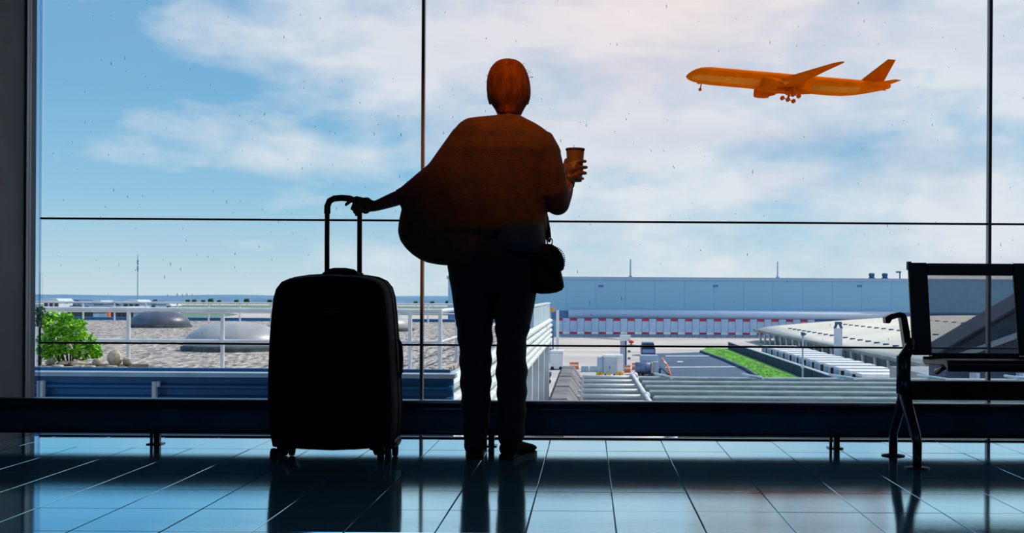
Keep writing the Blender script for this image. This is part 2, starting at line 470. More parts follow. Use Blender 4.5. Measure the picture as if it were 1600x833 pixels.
# ------------------------------------------------------------------ suitcase
SY = 5.03
def S(u, v, dy=0.0): return P(u, v, SY + dy)
base = S(527, 700); sc_ = thing('suitcase', (base.x, SY, 0), 'large black upright suitcase with its pull handle raised', 'suitcase')
out = [(436, 694), (431, 670), (428, 630), (429, 580), (431, 530), (434, 490), (437, 464), (441, 450), (449, 440), (462, 434.5), (485, 431), (527, 428.5),
       (570, 431), (588, 434), (601, 440), (609, 450), (613, 464), (616, 490), (619, 530), (622, 580), (624, 630), (623, 670), (618, 692), (600, 696), (565, 698.5), (527, 700), (490, 698.5), (455, 696)]
ring0 = [S(u, v) for u, v in out]; cen = S(526, 565)
def shell_ring(y, k, kz):
    return [Vector((cen.x + (p.x - cen.x) * k, y, cen.z + (p.z - cen.z) * kz)) for p in ring0]
rings = [shell_ring(SY - .155, .86, .9), shell_ring(SY - .15, .92, .945), shell_ring(SY - .135, .965, .975), shell_ring(SY - .1, .992, .994), shell_ring(SY - .02, 1, 1), shell_ring(SY + .06, 1, 1), shell_ring(SY + .11, .985, .99), shell_ring(SY + .14, .95, .965), shell_ring(SY + .15, .88, .92)]
MB().loft(rings).build('shell', 'shell', sc_, True)
def zip_ring(y, k):
    return MB().tube(shell_ring(y, k, k) + [shell_ring(y, k, k)[0]], .004, 6)
zip_ring(SY - .02, 1.001).build('zip', 'black', sc_)
zip_ring(SY + .06, 1.001).build('piping', 'black', sc_)
fr = [Vector((cen.x + (p.x - cen.x) * .76, SY - .163, cen.z - .02 + (p.z - cen.z) * .74)) for p in ring0]
fr2 = [Vector((cen.x + (p.x - cen.x) * .80, SY - .148, cen.z - .02 + (p.z - cen.z) * .78)) for p in ring0]
MB().loft([fr2, fr]).build('front_pocket', 'shell', sc_)
a, b = S(508, 487, -.16), S(531, 493, -.16)
B(a.x, b.x, SY - .166, SY - .15, b.z, a.z).build('badge', 'gun', sc_, bevel=.002)
# carry handle bump on top
MB().tube([S(505, 432), S(512, 426), S(522, 423.5), S(540, 423.5), S(552, 425.5), S(560, 431)], [.012, .013, .014, .014, .013, .012], 10).build('carry_handle', 'black', sc_, True)
for u in (526, 530):
    MB().ell(S(u, 431, -.14), (.0025, .002, .0025), 6, 4).build('rivet', 'metal', sc_)
# telescopic pull handle
HY = .09
th = MB().tube([S(511, 440, HY), S(511, 380, HY), S(511.3, 332, HY)], .0105, 10).build('handle_tube', 'black', sc_, True)
MB().tube([S(561.8, 440, HY), S(561.8, 390, HY), S(562, 326, HY)], .0105, 10).build('handle_tube', 'black', sc_, True)
grip = MB().tube([S(511.3, 334, HY), S(511.6, 322, HY), S(515, 314, HY), S(522, 310.3, HY), S(534, 309.3, HY), S(546, 310.3, HY), S(555, 313.5, HY), S(560.5, 320, HY), S(562, 332, HY)], .0135, 12).build('handle_grip', 'black', sc_, True)
for s in (-1, 1):
    u = 511.3 if s < 0 else 562
    MB().tube([S(u, 436, HY), S(u, 427, HY)], .016, 10).build('handle_collar', 'black', sc_, True)
# four spinner wheels
for s, dy in ((-1, -.1), (1, -.1), (-1, .08), (1, .08)):
    x = cen.x + s * .186; y = SY + dy
    hs = MB().lathe((x, y, 0), [(.036, .1), (.036, .062), (.028, .05), (.012, .048)], 14).build('wheel_housing', 'black', sc_, True)
    MB().prism([(x - .026, .075), (x + .026, .075), (x + .02 + s * .014, .03), (x - .02 + s * .014, .03)], y - .022, y + .022).build('fork', 'black', hs, bevel=.003)
    MB().lathe((x + s * .016 - .011 + (.03 if s > 0 else 0), y, .027), [(.012, 0), (.0255, .001), (.027, .006), (.027, .016), (.0255, .021), (.012, .022)], 18, 'x').build('wheel', 'tyre', hs, True)
    MB().lathe((x + s * .016 - .011 - (.03 if s < 0 else 0), y, .027), [(.012, 0), (.0255, .001), (.027, .006), (.027, .016), (.0255, .021), (.012, .022)], 18, 'x').build('wheel', 'tyre', hs, True)
for u, v in ((436, 690), (620, 690)):
    p = S(u, v); MB().ell(p, (.013, .1, .02), 10, 8).build('corner_guard', 'black', sc_, True)
p = S(623.5, 560); MB().tube([S(622, 530), S(626, 538), S(627, 560), S(626.5, 582), S(623, 590)], [.006, .008, .009, .008, .006], 8).build('side_handle', 'black', sc_, True)

# ------------------------------------------------------------------ traveller
PY = 5.09; PX = PY / F
def Q(u, v, dy=0.0): return P(u, v, PY + dy)
person = None
mb = MB()
mb.ell(Q(795, 131, .0), (.078, .092, .100), 24, 16)                      # skull
mb.ell(Q(795, 147, .035), (.060, .066, .082), 20, 12)                     # face
mb.capsule(Q(795, 168, .075), Q(795, 172, .062), .022, .03)               # chin
mb.tube([Q(795, 133, .098), Q(795, 144, .112), Q(795, 149, .118), Q(795, 151, .1)], [.008, .011, .013, .01], 10)   # nose
mb.capsule(Q(787, 159, .097), Q(803, 159, .097), .007, .007)              # lips
mb.capsule(Q(783, 130, .082), Q(807, 130, .082), .009, .009)              # brow
for s in (-1, 1):
    mb.ell(Q(795 + s * 30.5, 148, 0), (.010, .020, .030), 10, 8)           # ear
    mb.ell(Q(795 + s * 29, 160, .004), (.008, .010, .012), 8, 6)
mb.capsule(Q(795, 160, -.01), Q(795, 196, -.025), .048, .052, 18)
mb.capsule(Q(764, 212, -.02), Q(828, 214, -.02), .045, .045)
mb.ell(Q(796, 252, -.01), (.138, .095, .16), 20, 12)
mb.ell(Q(792, 320, 0), (.128, .098, .19), 20, 12)
mb.ell(Q(768, 405, 0), (.165, .11, .13), 20, 12)
# legs
for pts in (((742, 420, 0, .085), (742, 500, 0, .068), (743, 555, .01, .052), (744, 600, .0, .050), (743, 690, 0, .034)),
            ((801, 420, 0, .085), (802, 500, 0, .066), (799, 555, .01, .052), (800, 600, .0, .050), (800, 690, 0, .034))):
    for a, b in zip(pts, pts[1:]):
        mb.capsule(Q(*a[:3]), Q(*b[:3]), a[3], b[3])
mb.capsule(Q(743, 700, -.01), Q(742, 704, .14), .034, .026); mb.capsule(Q(800, 700, -.03), Q(812, 704, .10), .034, .026)
# her left arm reaches out to the pull handle
HYp = SY + HY - PY
arm = ((752, 218, -.02, .042), (690, 277, -.03, .044), (655, 297, -.02, .037), (612, 313, .01, .030), (590, 321, .02, .0235), (581, 323, HYp, .022))
for a, b in zip(arm, arm[1:]): mb.capsule(Q(*a[:3]), Q(*b[:3]), a[3], b[3])
mb.capsule(Q(583, 322, HYp), Q(567, 318, HYp), .024, .024)               # palm
mb.capsule(Q(571, 327, HYp - .008), Q(563, 318, HYp - .006), .021, .02)
mb.capsule(Q(574, 314, HYp), Q(562, 314, HYp), .016, .014)
def finger(pts, r):
    for i in range(len(pts) - 1):
        mb.capsule(Q(*pts[i]), Q(*pts[i + 1]), r * (1 - .1 * i), r * (1 - .1 * (i + 1)), 10)
h = HYp
finger([(569, 313, h - .012), (557, 309.5, h - .024), (547.5, 314, h - .026), (540.5, 320, h - .016)], .0108)
finger([(568, 317, h - .02), (559, 314, h - .034), (552, 321, h - .03), (549.5, 326.5, h - .014)], .0098)
finger([(568, 322, h - .022), (561, 320, h - .037), (555.5, 326, h - .032), (553.5, 331.5, h - .015)], .0095)
finger([(570, 327, h - .02), (564, 327, h - .034), (559, 332, h - .03), (556.5, 336.5, h - .015)], .0085)
finger([(574, 316, h + .018), (563, 315, h + .032), (553, 316, h + .03)], .0105)
# her right arm, bent to hold the cup
CUPY = .15
arm = ((838, 222, -.02, .042), (858, 272, -.02, .040), (869, 310, -.015, .036), (882, 300, .06, .032), (888, 285, .10, .0235), (890, 277, .115, .022))
for a, b in zip(arm, arm[1:]): mb.capsule(Q(*a[:3]), Q(*b[:3]), a[3], b[3])
cx = 898.5
mb.capsule(Q(890, 278, .115), Q(891, 266, .112), .022, .022)              # palm, on the near side of the cup
mb.capsule(Q(889, 268, .112), Q(896, 264, .105), .020, .020)
mb.capsule(Q(891, 258, .112), Q(899, 258, .106), .015, .014)
mb.capsule(Q(893, 277, .112), Q(900, 274, .106), .017, .016)
for v, t, k, r in ((252, 914.5, -1, .0095), (261.5, 916, 0, .0102), (270.5, 915, 0, .0098), (279, 911, 1, .0088)):
    finger([(893, v + 2, .110), (905, v, .106), (t, v, .122), (t - 1, v + .5, .152), (t - 9, v + 1.5, .182)], r)
finger([(886, 268, .118), (882.5, 258, .135), (884.5, 250, .165), (890, 247, .184)], .0105)
person = remeshed(mb, 'person', 'skin', None, .0042, 5, .5)
tag(person, 'person in dark loose jacket seen from behind, holding a cup and a suitcase handle', 'person')
for s in (-1, 1):
    MB().ell(Q(795 + s * 12, 137, .088), (.011, .008, .009), 12, 8).build('eye', 'eye', person, True)
# hair, gathered smooth round the head
hrow = [(94, 786, 803, .03), (95.5, 780, 809, .045), (99, 774, 815, .062), (105, 768.5, 820, .076), (113, 764, 824, .087), (122, 761.5, 827, .094), (132, 760.5, 829, .097), (142, 760.5, 830, .096), (151, 761.5, 829.5, .09),
        (158, 764.5, 827, .084), (165, 768.5, 823, .076), (171, 773, 819.5, .07), (177, 776.5, 816, .068), (185, 778, 814, .068)]
hrings = []
for v, l, r_, hy in hrow:
    a, b = Q(l, v), Q(r_, v); c = (a + b) / 2; hx = (b - a).length / 2
    hrings.append([c + Vector((hx * math.cos(t), hy * math.sin(t) * (1 if math.sin(t) < 0 or v < 108 else .55) - .012, 0)) for t in [2 * math.pi * j / 32 for j in range(32)]])
hair = MB().loft(hrings).build('hair', 'hair', person, True, subsurf=1)
mb = MB()
for k in range(14):
    a = random.uniform(0, math.pi); u0 = 794.5 + 33 * math.cos(a); v0 = 128 - 33 * math.sin(a)
    du, dv = 3.5 * math.cos(a + random.uniform(-.8, .8)), -3.5 * math.sin(a + random.uniform(-.8, .8))
    mb.tube([Q(u0, v0), Q(u0 + du, v0 + dv), Q(u0 + du * 1.6 + 1, v0 + dv * 1.3)], .0006, 4)
mb.build('stray_hairs', 'hair', person)['kind'] = 'stuff'

def section(v, l, r, hy, cy=0.0, n=28, e=2.3):
    a, b = Q(l, v, cy), Q(r, v, cy); c = (a + b) / 2; hx = (b - a).length / 2; ring = []
    for j in range(n):
        t = 2 * math.pi * j / n; ct, st = math.cos(t), math.sin(t)
        ring.append(c + Vector((hx * math.copysign(abs(ct) ** (2 / e), ct), hy * math.copysign(abs(st) ** (2 / e), st), 0)))
    return ring
# loose jacket with a hanging batwing side
mb = MB()
rows = [(181, 778, 814, .05, -.02), (186, 729, 824, .07, -.02), (193, 718, 838, .09, -.02), (200, 712, 849, .10, -.02), (208, 706, 859, .11, -.015), (218, 702, 868, .115, -.01), (235, 689, 877, .122, -.01), (250, 678, 874, .125, 0),
        (264, 664, 868, .125, 0), (282, 645, 862, .125, 0), (300, 634, 857, .125, 0), (322, 629, 854, .125, 0), (335, 625.5, 854, .125, 0), (350, 622.5, 856, .13, 0), (362, 621.5, 856, .132, 0)]
mb.loft([section(*r_) for r_ in rows])
rows = [(340, 624.5, 852, .12, 0), (362, 621.5, 800, .12, 0), (376, 625, 790, .12, 0), (388, 633.5, 786, .12, 0), (398, 644, 782, .12, 0), (406, 656, 778, .118, 0), (411, 668, 776, .112, 0), (414.5, 688, 770, .10, 0)]
mb.loft([section(*r_) for r_ in rows])
mb.capsule(Q(748, 192, -.02), Q(733.5, 190, -.02), .018, .0145)               # raised seam at the shoulder
mb.tube([Q(733, 222, -.01), Q(686, 274, -.01), Q(662, 290, -.01), Q(634, 307, 0), (Q(622, 310.5, 0))], [.085, .064, .057, .044, .038], 18)
mb.tube([Q(838, 222, -.02), Q(850, 240, -.02), Q(860, 275, -.02), Q(866, 305, -.015)], [.075, .071, .064, .058], 18)
mb.capsule(Q(866, 300, -.015), Q(871, 318, .0), .062, .051)
mb.capsule(Q(872, 318, .0), Q(882, 304, .06), .050, .035)
mb.capsule(Q(882, 304, .06), Q(885.5, 294, .085), .035, .03)
mb.tube([Q(848, 330, .07), Q(852, 350, .07), Q(856, 368, .07), Q(858, 380, .07)], [.02, .02, .016, .01], 10)
mb.tube([Q(776, 186, -.05), Q(795, 182, -.09), Q(815, 187, -.05)], [.014, .017, .014], 10)
jk = remeshed(mb, 'jacket', 'jacket', person, .0075, 5, .5)
for v in jk.data.vertices:       # soft hanging folds on the back
    w = v.co; d = max(0, (PY - .02 - w.y) / .1); u = w.x / PX + UX
    w.y += .006 * d * math.sin((u - 700) * .11 + w.z * 9) * min(1, max(0, (1.45 - w.z) * 2))
MB().tube([Q(887.5, 289, .094), Q(889.5, 281.5, .108)], [.0275, .0255], 16).build('shirt_cuff', 'shirt', person, True)
# shirt tail under the jacket hem
rows = [(347, 771, 850, .128, -.012), (362, 770, 852, .131, -.012), (378, 771, 853, .131, -.012), (391, 774, 852, .127, -.012)]
sh = MB().loft([section(*r_) for r_ in rows]).build('shirt', 'shirt', person, True)
for v in sh.data.vertices:
    w = v.co; u = w.x / PX + UX
    if w.z < Q(800, 380).z: w.z -= .0006 * (u - 800) * .5
# trousers
mb = MB()
rows = [(378, 700, 846, .11), (400, 697, 845, .118), (418, 699, 842, .12), (440, 703, 840, .118), (456, 706, 838, .11)]
mb.loft([section(*r_) for r_ in rows])
for rows in ([(430, 701, 772, .115), (456, 706, 771, .108), (480, 709, 770.5, .1), (510, 713, 770, .09), (540, 717, 769, .08), (556, 718, 768, .076), (575, 718.5, 768, .074), (600, 719.5, 767.5, .074), (640, 721.5, 766, .07), (665, 722.5, 763.5, .066), (684, 724, 761, .064), (698, 726, 759, .062), (704, 728, 757, .056)],
             [(430, 772, 841, .115), (456, 773, 838.5, .108), (480, 773, 834.5, .1), (510, 774, 828, .09), (532, 775.5, 823, .08), (545, 776.5, 821.5, .076), (560, 775.5, 823, .075), (585, 775, 824, .074), (640, 778, 822, .07), (665, 779.5, 820.5, .066), (680, 779, 819, .064), (690, 780, 817, .062), (697, 784, 814, .054)]):
    mb.loft([section(*r_) for r_ in rows])
tr = remeshed(mb, 'trousers', 'trouser', person, .006, 3, .5)
for v in tr.data.vertices:
    w = v.co
    if w.z < .55: w.x += .0028 * math.sin(w.z * 70 + w.x * 20) ; w.y += .003 * math.sin(w.z * 55)
# shoes
def shoe(u, dy, ang, du):
    s = MB(); f = Vector((math.sin(ang), math.cos(ang), 0)); r = Vector((f.y, -f.x, 0)); o = Q(u, 700, dy); o.z = 0
    prof = [(-.062, .022, .05, .0), (-.05, .034, .066, .0), (-.02, .037, .07, .0), (.03, .036, .066, 0), (.08, .040, .052, 0), (.13, .042, .04, 0), (.165, .034, .032, 0), (.185, .016, .022, 0)]
    s.loft([[o + f * t + r * (hw * math.cos(a) * (1 if math.sin(a) > -.2 else .96)) + Vector((0, 0, max(.012, .012 + (hh) * (.5 + .5 * math.sin(a))))) for a in [2 * math.pi * j / 16 for j in range(16)]] for t, hw, hh, _ in prof])
    b = s.build('shoe', 'shoe', person, True)
    pts = [(-.064, .02), (-.05, .035), (-.02, .038), (.03, .036), (.08, .041), (.13, .043), (.165, .035), (.188, .014)]
    poly = [o + f * t + r * w for t, w in pts] + [o + f * t - r * w for t, w in reversed(pts)]
    MB().slab([(p.x, p.y) for p in poly], 0, .014).build('sole', 'black', b)
    hl = [o + f * t + r * w for t, w in ((-.062, .02), (-.05, .033), (-.005, .034))]; hl += [o + f * t - r * w for t, w in ((-.005, .034), (-.05, .033), (-.062, .02))]
    MB().slab([(p.x, p.y) for p in hl], 0, .022).build('heel', 'black', b)
shoe(742.5, .005, -.08, 0); shoe(800, -.03, .42, 0)

# shoulder bag on her right hip
bp_ = Q(858, 420, -.02)
bag = thing('shoulder_bag', (bp_.x, bp_.y, Q(858, 460).z), 'small dark shoulder bag hanging on a strap at the person\'s right hip', 'bag')
def rounded(outl, y0, y1, k=.88):
    ps = [Q(u, v, 0) for u, v in outl]; cx_ = sum(p.x for p in ps) / len(ps); cz_ = sum(p.z for p in ps) / len(ps)
    def rg(y, s): return [Vector((cx_ + (p.x - cx_) * s, y, cz_ + (p.z - cz_) * s)) for p in ps]
    d = (y1 - y0) * .22
    return MB().loft([rg(PY + y0, k), rg(PY + y0 + d * .4, .97), rg(PY + y0 + d, 1), rg(PY + y1 - d, 1), rg(PY + y1 - d * .4, .97), rg(PY + y1, k)])
rounded([(836, 404), (848, 398), (862, 400), (874, 414), (877.5, 427), (880, 438), (881.5, 448), (878, 453.5), (870, 457), (858, 459), (845, 459.5), (836, 457.5), (831, 450), (830, 430), (832, 415)], -.075, .055).build('pouch', 'bag', bag, True)
rounded([(838, 392), (846, 384), (856, 381.5), (864, 383), (872, 388.5), (878, 396), (881.5, 405), (882.5, 414), (880.5, 421), (875.5, 425), (866, 427), (850, 424), (840, 412)], -.088, .06).build('flap', 'bag', bag, True)
mb = MB()
for k in range(16):
    t = -1.15 + k * .14; mb.ell(Q(859 + 23.4 * math.cos(t), 406 + 22 * math.sin(t), -.014), (.003, .006, .003), 6, 4)
mb.build('stitching', 'bag', bag)['kind'] = 'stuff'
mb = MB(); pth = [Q(859 + 4.2 * math.cos(t), 377.5 + 5.5 * math.sin(t), .0) for t in [2 * math.pi * k / 14 for k in range(15)]]
mb.tube(pth, .0028, 6); mb.build('ring', 'metal', bag, True)
MB().tube([Q(858, 371, 0), Q(855, 352, .0), Q(848, 330, .0), Q(832, 290, -.04), Q(800, 240, -.06), Q(768, 208, -.05)], .009, 8, .35, (0, -1, 0)).build('strap', 'bag', bag, True)

# paper cup
cb = Q(cx, 284, CUPY)
cup = thing('paper_cup', (cb.x, cb.y, cb.z), 'plain paper coffee cup held up in the person\'s right hand', 'cup')
k = (PY + CUPY) / F
MB().lathe(cb, [(.0, .001), (10.2 * k, 0), (10.6 * k, 2 * k), (14.2 * k, 49.5 * k), (13.4 * k, 49.5 * k), (10 * k, 3 * k), (0, 3 * k)], 28).build('cup_body', 'cup', cup, True)
MB().lathe(cb, [(14.0 * k, 49 * k), (15.1 * k, 49.2 * k), (15.3 * k, 51 * k), (14.6 * k, 52 * k), (13.6 * k, 51 * k)], 28).build('rim', 'cup', cup, True)

# ------------------------------------------------------------------ bench, faces into the room
BF, BR = EYE * F / (729 - VY), EYE * F / (709.5 - VY)         # front and rear foot depth
BM = (BF + BR) / 2
bx0 = P(1433, 729, BF).x
bench = thing('airport_bench', (bx0, BM, 0), 'black metal waiting bench with mesh backrests beside the window', 'bench')
BB = BM + .16                                                 # foot of the backrest
def bench_leg(x):
    dx = x - bx0
    leg = MB().tube([(x - .012, BM - .02, .285), (x - .012, BM - .02, .44)], [.03, .03], 10).build('leg', 'gun', bench, True)
    for y, sgn in ((BF, -1), (BR, 1)):
        MB().tube([(x - .012, BM - .02, .30), (x - .008, BM - .02 + sgn * .03, .255), (x, y - sgn * .02, .125), (x, y, .1), (x, y, .004)], [.021, .024, .021, .019, .018], 10).build('strut', 'gun', leg, True)
        MB().lathe((x, y, 0), [(.05, 0), (.05, .004), (.02, .009)], 18).build('foot_plate', 'bench', leg, True)
    # bracket rising to the seat, and arm rest
    MB().tube([(x - .012, BM - .02, .43), (x + .01, BM - .01, .465), (x + .03, BM + .03, .5)], [.026, .022, .018], 8).build('bracket', 'gun', leg, True)
    arm = MB()
    w = .018
    prof = [(x + .030, .47), (x + .006, .472), (x - .006, .55), (x - .014, .598), (x - .05, .588), (x - .058, .572), (x - .076, .572), (x - .078, .598), (x - .056, .61), (x - .016, .62), (x + .004, .614), (x + .013, .598), (x + .026, .53)]
    arm.prism(prof, BM + .02, BM + .075)
    arm.build('armrest', 'gun', leg, bevel=.004)
SW, PITCH = .535, .56
bench_leg(bx0)
xl_ = P(1417, 412, BB + .06).x                                # left edge of the first backrest
bench_leg(bx0 + 2 * PITCH + .02)
for s in range(2):
    x0 = xl_ + .01 + s * PITCH; x1 = x0 + SW
    def bp3(x, t, off=0.0):                                    # point on the reclined back plane, t = 0 foot .. 1 top
        z = .435 + t * .395; return Vector((x, BB + t * .085 + off, z))
    seat = MB().loft([[Vector((x0 + .04, y, z)), Vector((x1 - .0, y, z)), Vector((x1 - .0, y, z - h_)), Vector((x0 + .04, y, z - h_))] for y, z, h_ in
                      ((BM - .22, .415, .03), (BM - .205, .432, .038), (BM - .16, .436, .026), (BM, .425, .024), (BM + .12, .42, .024), (BB - .01, .432, .024))]).build('seat_pan', 'bench', bench, bevel=.005)
    for xx in (x0 + .06, x1 - .06):
        MB().tube([(xx, BM, .375), (xx, BM - .08, .395), (xx, BM - .17, .412)], [.014, .012, .01], 8).build('seat_bracket', 'gun', seat, True)
    back = thing('backrest', (x0, BB, .435), None, None); back.parent = bench; back.location = Vector((x0, BB, .435)) - bench.location
    ins = .082; tp, bt = .868, .02
    def quadslab(a, b, c, d, th=.022):
        n = Vector((0, -1, .21)).normalized() * th / 2
        return MB().loft([[p + n for p in (a, b, c, d)], [p - n for p in (a, b, c, d)]])
    # frame: stiles, top rail, bottom rail
    quadslab(bp3(x0 + .0, 0), bp3(x0 + ins, 0), bp3(x0 + ins, 1), bp3(x0, 1)).build('stile', 'bench', back, bevel=.005)
    quadslab(bp3(x1 - ins, 0), bp3(x1, 0), bp3(x1, 1), bp3(x1 - ins, 1)).build('stile', 'bench', back, bevel=.005)
    quadslab(bp3(x0 + ins, tp), bp3(x1 - ins, tp), bp3(x1 - ins, .995), bp3(x0 + ins, .995), .02).build('top_rail', 'bench', back, bevel=.004)
    quadslab(bp3(x0 + ins, -.06), bp3(x1 - ins, -.06), bp3(x1 - ins, .022), bp3(x0 + ins, .022), .02).build('bottom_rail', 'bench', back, bevel=.004)
    B(x0 - .002, x0 + .012, BB + .07, BB + .1, .80, .836).build('cap', 'black', back)
    # woven wire mesh: two crossing families of thin strands
    mb = MB(); xa, xb = x0 + ins - .002, x1 - ins + .002; wpx = xb - xa; hgt = .395 * (tp - bt); pit = .0052; sl = .58
    nn = int((wpx + hgt * sl) / pit)
    for sg in (1, -1):
        for q in range(nn + 1):
            e = xa - hgt * sl + q * pit if sg > 0 else xa + q * pit
            pts = []
            for t in (0, 1):
                pts.append(e + sg * sl * hgt * t)
            t0, t1 = 0.0, 1.0; xs, xe = pts
            if xs < xa: t0 = (xa - xs) / (xe - xs)
            if xe > xb: t1 = (xb - xs) / (xe - xs)
            if sg < 0:
                t0, t1 = 0.0, 1.0
                if xs > xb: t0 = (xs - xb) / (xs - xe)
                if xe < xa: t1 = (xs - xa) / (xs - xe)
            if t1 - t0 < .01: continue
            A, D = [bp3(xs + (xe - xs) * t, bt + (tp - bt) * t, .0012 * sg) for t in (t0, t1)]
            hw = .00075; n = Vector((0, .0006, 0)); r = Vector((hw, 0, 0))
            mb.add([A - r - n, A + r - n, D + r - n, D - r - n, A - r + n, A + r + n, D + r + n, D - r + n], [(0, 1, 2, 3), (7, 6, 5, 4), (0, 3, 7, 4), (1, 5, 6, 2)])
    msh = mb.build('wire_mesh', 'benchmesh', back); msh['kind'] = 'stuff'
zb0, zb1 = P(1500, 625, BM).z, P(1500, 595, BM).z
B(bx0 - .005, bx0 + 2 * PITCH + .1, BM - .03, BM + .03, zb0, zb1).build('beam', 'bench', bench, bevel=.006)

# ------------------------------------------------------------------ airliner
AY = 421.0; nose = P(1072, 115.5, AY); pit_ = math.radians(4.7)
pl = thing('airliner', nose, 'orange twin-engine airliner climbing to the left with its wheels down', 'airplane')
fw = Vector((-math.cos(pit_), 0, math.sin(pit_))); upv = Vector((math.sin(pit_), 0, math.cos(pit_)))
def A(x, s, z):               # x metres aft of the nose, s to its left (towards us), z up
    return nose - fw * x + Vector((0, -s, 0)) + upv * z
prof = [(0, .05, -.9), (.5, .75, -.85), (1.5, 1.5, -.65), (3, 2.2, -.35), (5, 2.75, -.1), (8, 3.08, 0), (12, 3.1, 0), (30, 3.1, 0), (50, 3.1, 0), (54, 3.02, .1), (58, 2.75, .4), (62, 2.3, .85), (66, 1.7, 1.35), (69, 1.15, 1.75), (70.6, .8, 1.95), (70.9, .5, 2.0)]
def fring(x, r, c, n=28): return [A(x, r * math.cos(2 * math.pi * j / n), c + r * math.sin(2 * math.pi * j / n)) for j in range(n)]
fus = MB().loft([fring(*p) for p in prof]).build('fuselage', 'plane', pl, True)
def belly(x0, x1, name):      # pale lower cheat band on the near side
    xs = [x for x, _, _ in prof if x0 < x < x1]; xs = [x0] + xs + [x1]; rows_ = []
    for x in xs:
        for p, q in zip(prof, prof[1:]):
            if p[0] <= x <= q[0]:
                t = (x - p[0]) / (q[0] - p[0]); r = p[1] + (q[1] - p[1]) * t + .03; c = p[2] + (q[2] - p[2]) * t
        rows_.append([A(x, r * math.cos(a), c + r * math.sin(a)) for a in [math.radians(-48 + 42 * k / 8) for k in range(9)]] +
                     [A(x, (r - .06) * math.cos(a), c + (r - .06) * math.sin(a)) for a in [math.radians(-6 - 42 * k / 8) for k in range(9)]])
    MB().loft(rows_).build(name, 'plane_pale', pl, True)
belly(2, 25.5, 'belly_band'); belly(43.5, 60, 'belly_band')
def foil(secs, name, m='plane', parent=None):
    """secs: (x_le, chord, s, z, thick) and the axis along which the section lies flat"""
    rings_ = []
    for x, ch, s, z, th, vert in secs:
        pr = [(0, 0), (.08, .45), (.3, .5), (.65, .3), (1, .03), (.65, -.3), (.3, -.5), (.08, -.45)]
        rings_.append([A(x + ch * a, s + (th * b if vert else 0), z + (0 if vert else th * b)) for a, b in pr])
    return MB().loft(rings_).build(name, m, parent or pl)
for s in (1, -1):
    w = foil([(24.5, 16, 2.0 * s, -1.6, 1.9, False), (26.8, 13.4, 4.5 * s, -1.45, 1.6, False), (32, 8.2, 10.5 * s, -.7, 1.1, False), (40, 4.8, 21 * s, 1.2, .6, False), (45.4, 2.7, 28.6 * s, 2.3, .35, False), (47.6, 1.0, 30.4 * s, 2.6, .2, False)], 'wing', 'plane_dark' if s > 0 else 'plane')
    MB().box(0, 0, 0, 0, 0, 0)
    eng = MB()
    ce = A(25.2, 9.4 * s, -2.4); rr = [(0, 1.75), (.25, 1.95), (1.8, 2.1), (4.0, 1.98), (5.2, 1.7), (5.3, 1.2), (6.6, .85), (7.6, .35)]
    eng.loft([[ce - fw * x + Vector((0, -r * math.cos(t), 0)) + upv * (r * math.sin(t)) for t in [2 * math.pi * j / 20 for j in range(20)]] for x, r in rr])
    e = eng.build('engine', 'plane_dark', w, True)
    MB().loft([[A(x, 9.6 * s - .25, z), A(x, 9.6 * s + .25, z), A(x, 9.6 * s + .25, z2), A(x, 9.6 * s - .25, z2)] for x, z, z2 in ((26.5, -2.2, -1.5), (29, -2.2, -.7), (33.5, -2.4, -.7), (35, -1.2, -.8))]).build('pylon', 'plane_pale', w)
    foil([(61.5, 7.2, 1.2 * s, 1.5, .8, False), (69.6, 2.4, 10.4 * s, 2.3, .3, False)], 'tailplane', 'plane')
    # main gear with six wheels
    g = MB().tube([A(37.2, 5.4 * s, -1.8), A(36.6, 5.4 * s, -4.6)], .36, 8).build('main_gear', 'plane_dark', pl)
    MB().tube([A(38.6, 5.0 * s, -2.2), A(36.8, 5.4 * s, -4.0)], .16, 6).build('drag_strut', 'plane_dark', g)
    MB().tube([A(34.4, 5.4 * s, -4.35), A(38.9, 5.4 * s, -5.25)], .2, 6).build('bogie_beam', 'plane_dark', g)
    for k in range(3):
        for q in (-.7, .7):
            c = A(34.7 + 2.0 * k, (5.4 + q * 1.0) * s, -4.45 - .38 * k)
            MB().lathe(c - Vector((0, .25, 0)), [(.3, 0), (.68, .05), (.72, .25), (.68, .45), (.3, .5)], 16, 'y').build('wheel', 'plane_dark', g, True)
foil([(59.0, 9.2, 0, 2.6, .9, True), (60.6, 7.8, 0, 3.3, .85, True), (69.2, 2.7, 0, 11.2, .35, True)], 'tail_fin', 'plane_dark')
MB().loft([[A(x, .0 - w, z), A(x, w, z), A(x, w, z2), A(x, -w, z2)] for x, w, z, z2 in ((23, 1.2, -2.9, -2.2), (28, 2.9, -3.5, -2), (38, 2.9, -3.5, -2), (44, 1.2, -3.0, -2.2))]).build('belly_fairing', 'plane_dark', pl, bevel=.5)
g = MB().tube([A(5.6, 0, -2.6), A(5.3, 0, -4.9)], .2, 8).build('nose_gear', 'plane_dark', pl)
for q in (-.35, .35):
    MB().lathe(A(5.3, q, -4.95) - Vector((0, .17, 0)), [(.25, 0), (.52, .04), (.55, .17), (.52, .3), (.25, .34)], 14, 'y').build('wheel', 'plane_dark', g, True)
MB().prism([(0, 0)] * 0 or [(A(3.8, .5, -2.5).x, A(3.8, .5, -2.3).z), (A(5.0, .5, -2.5).x, A(5, .5, -2.3).z), (A(5.0, .5, -3.3).x, A(5, .5, -3.3).z), (A(4.0, .5, -3.1).x, A(4, .5, -3.1).z)], AY - .6, AY - .5).build('gear_door', 'plane', g)
for x in (6, 12.5, 22, 46, 55):
    p = A(x, 3.1 * math.cos(.12), .55 if x < 54 else .7)
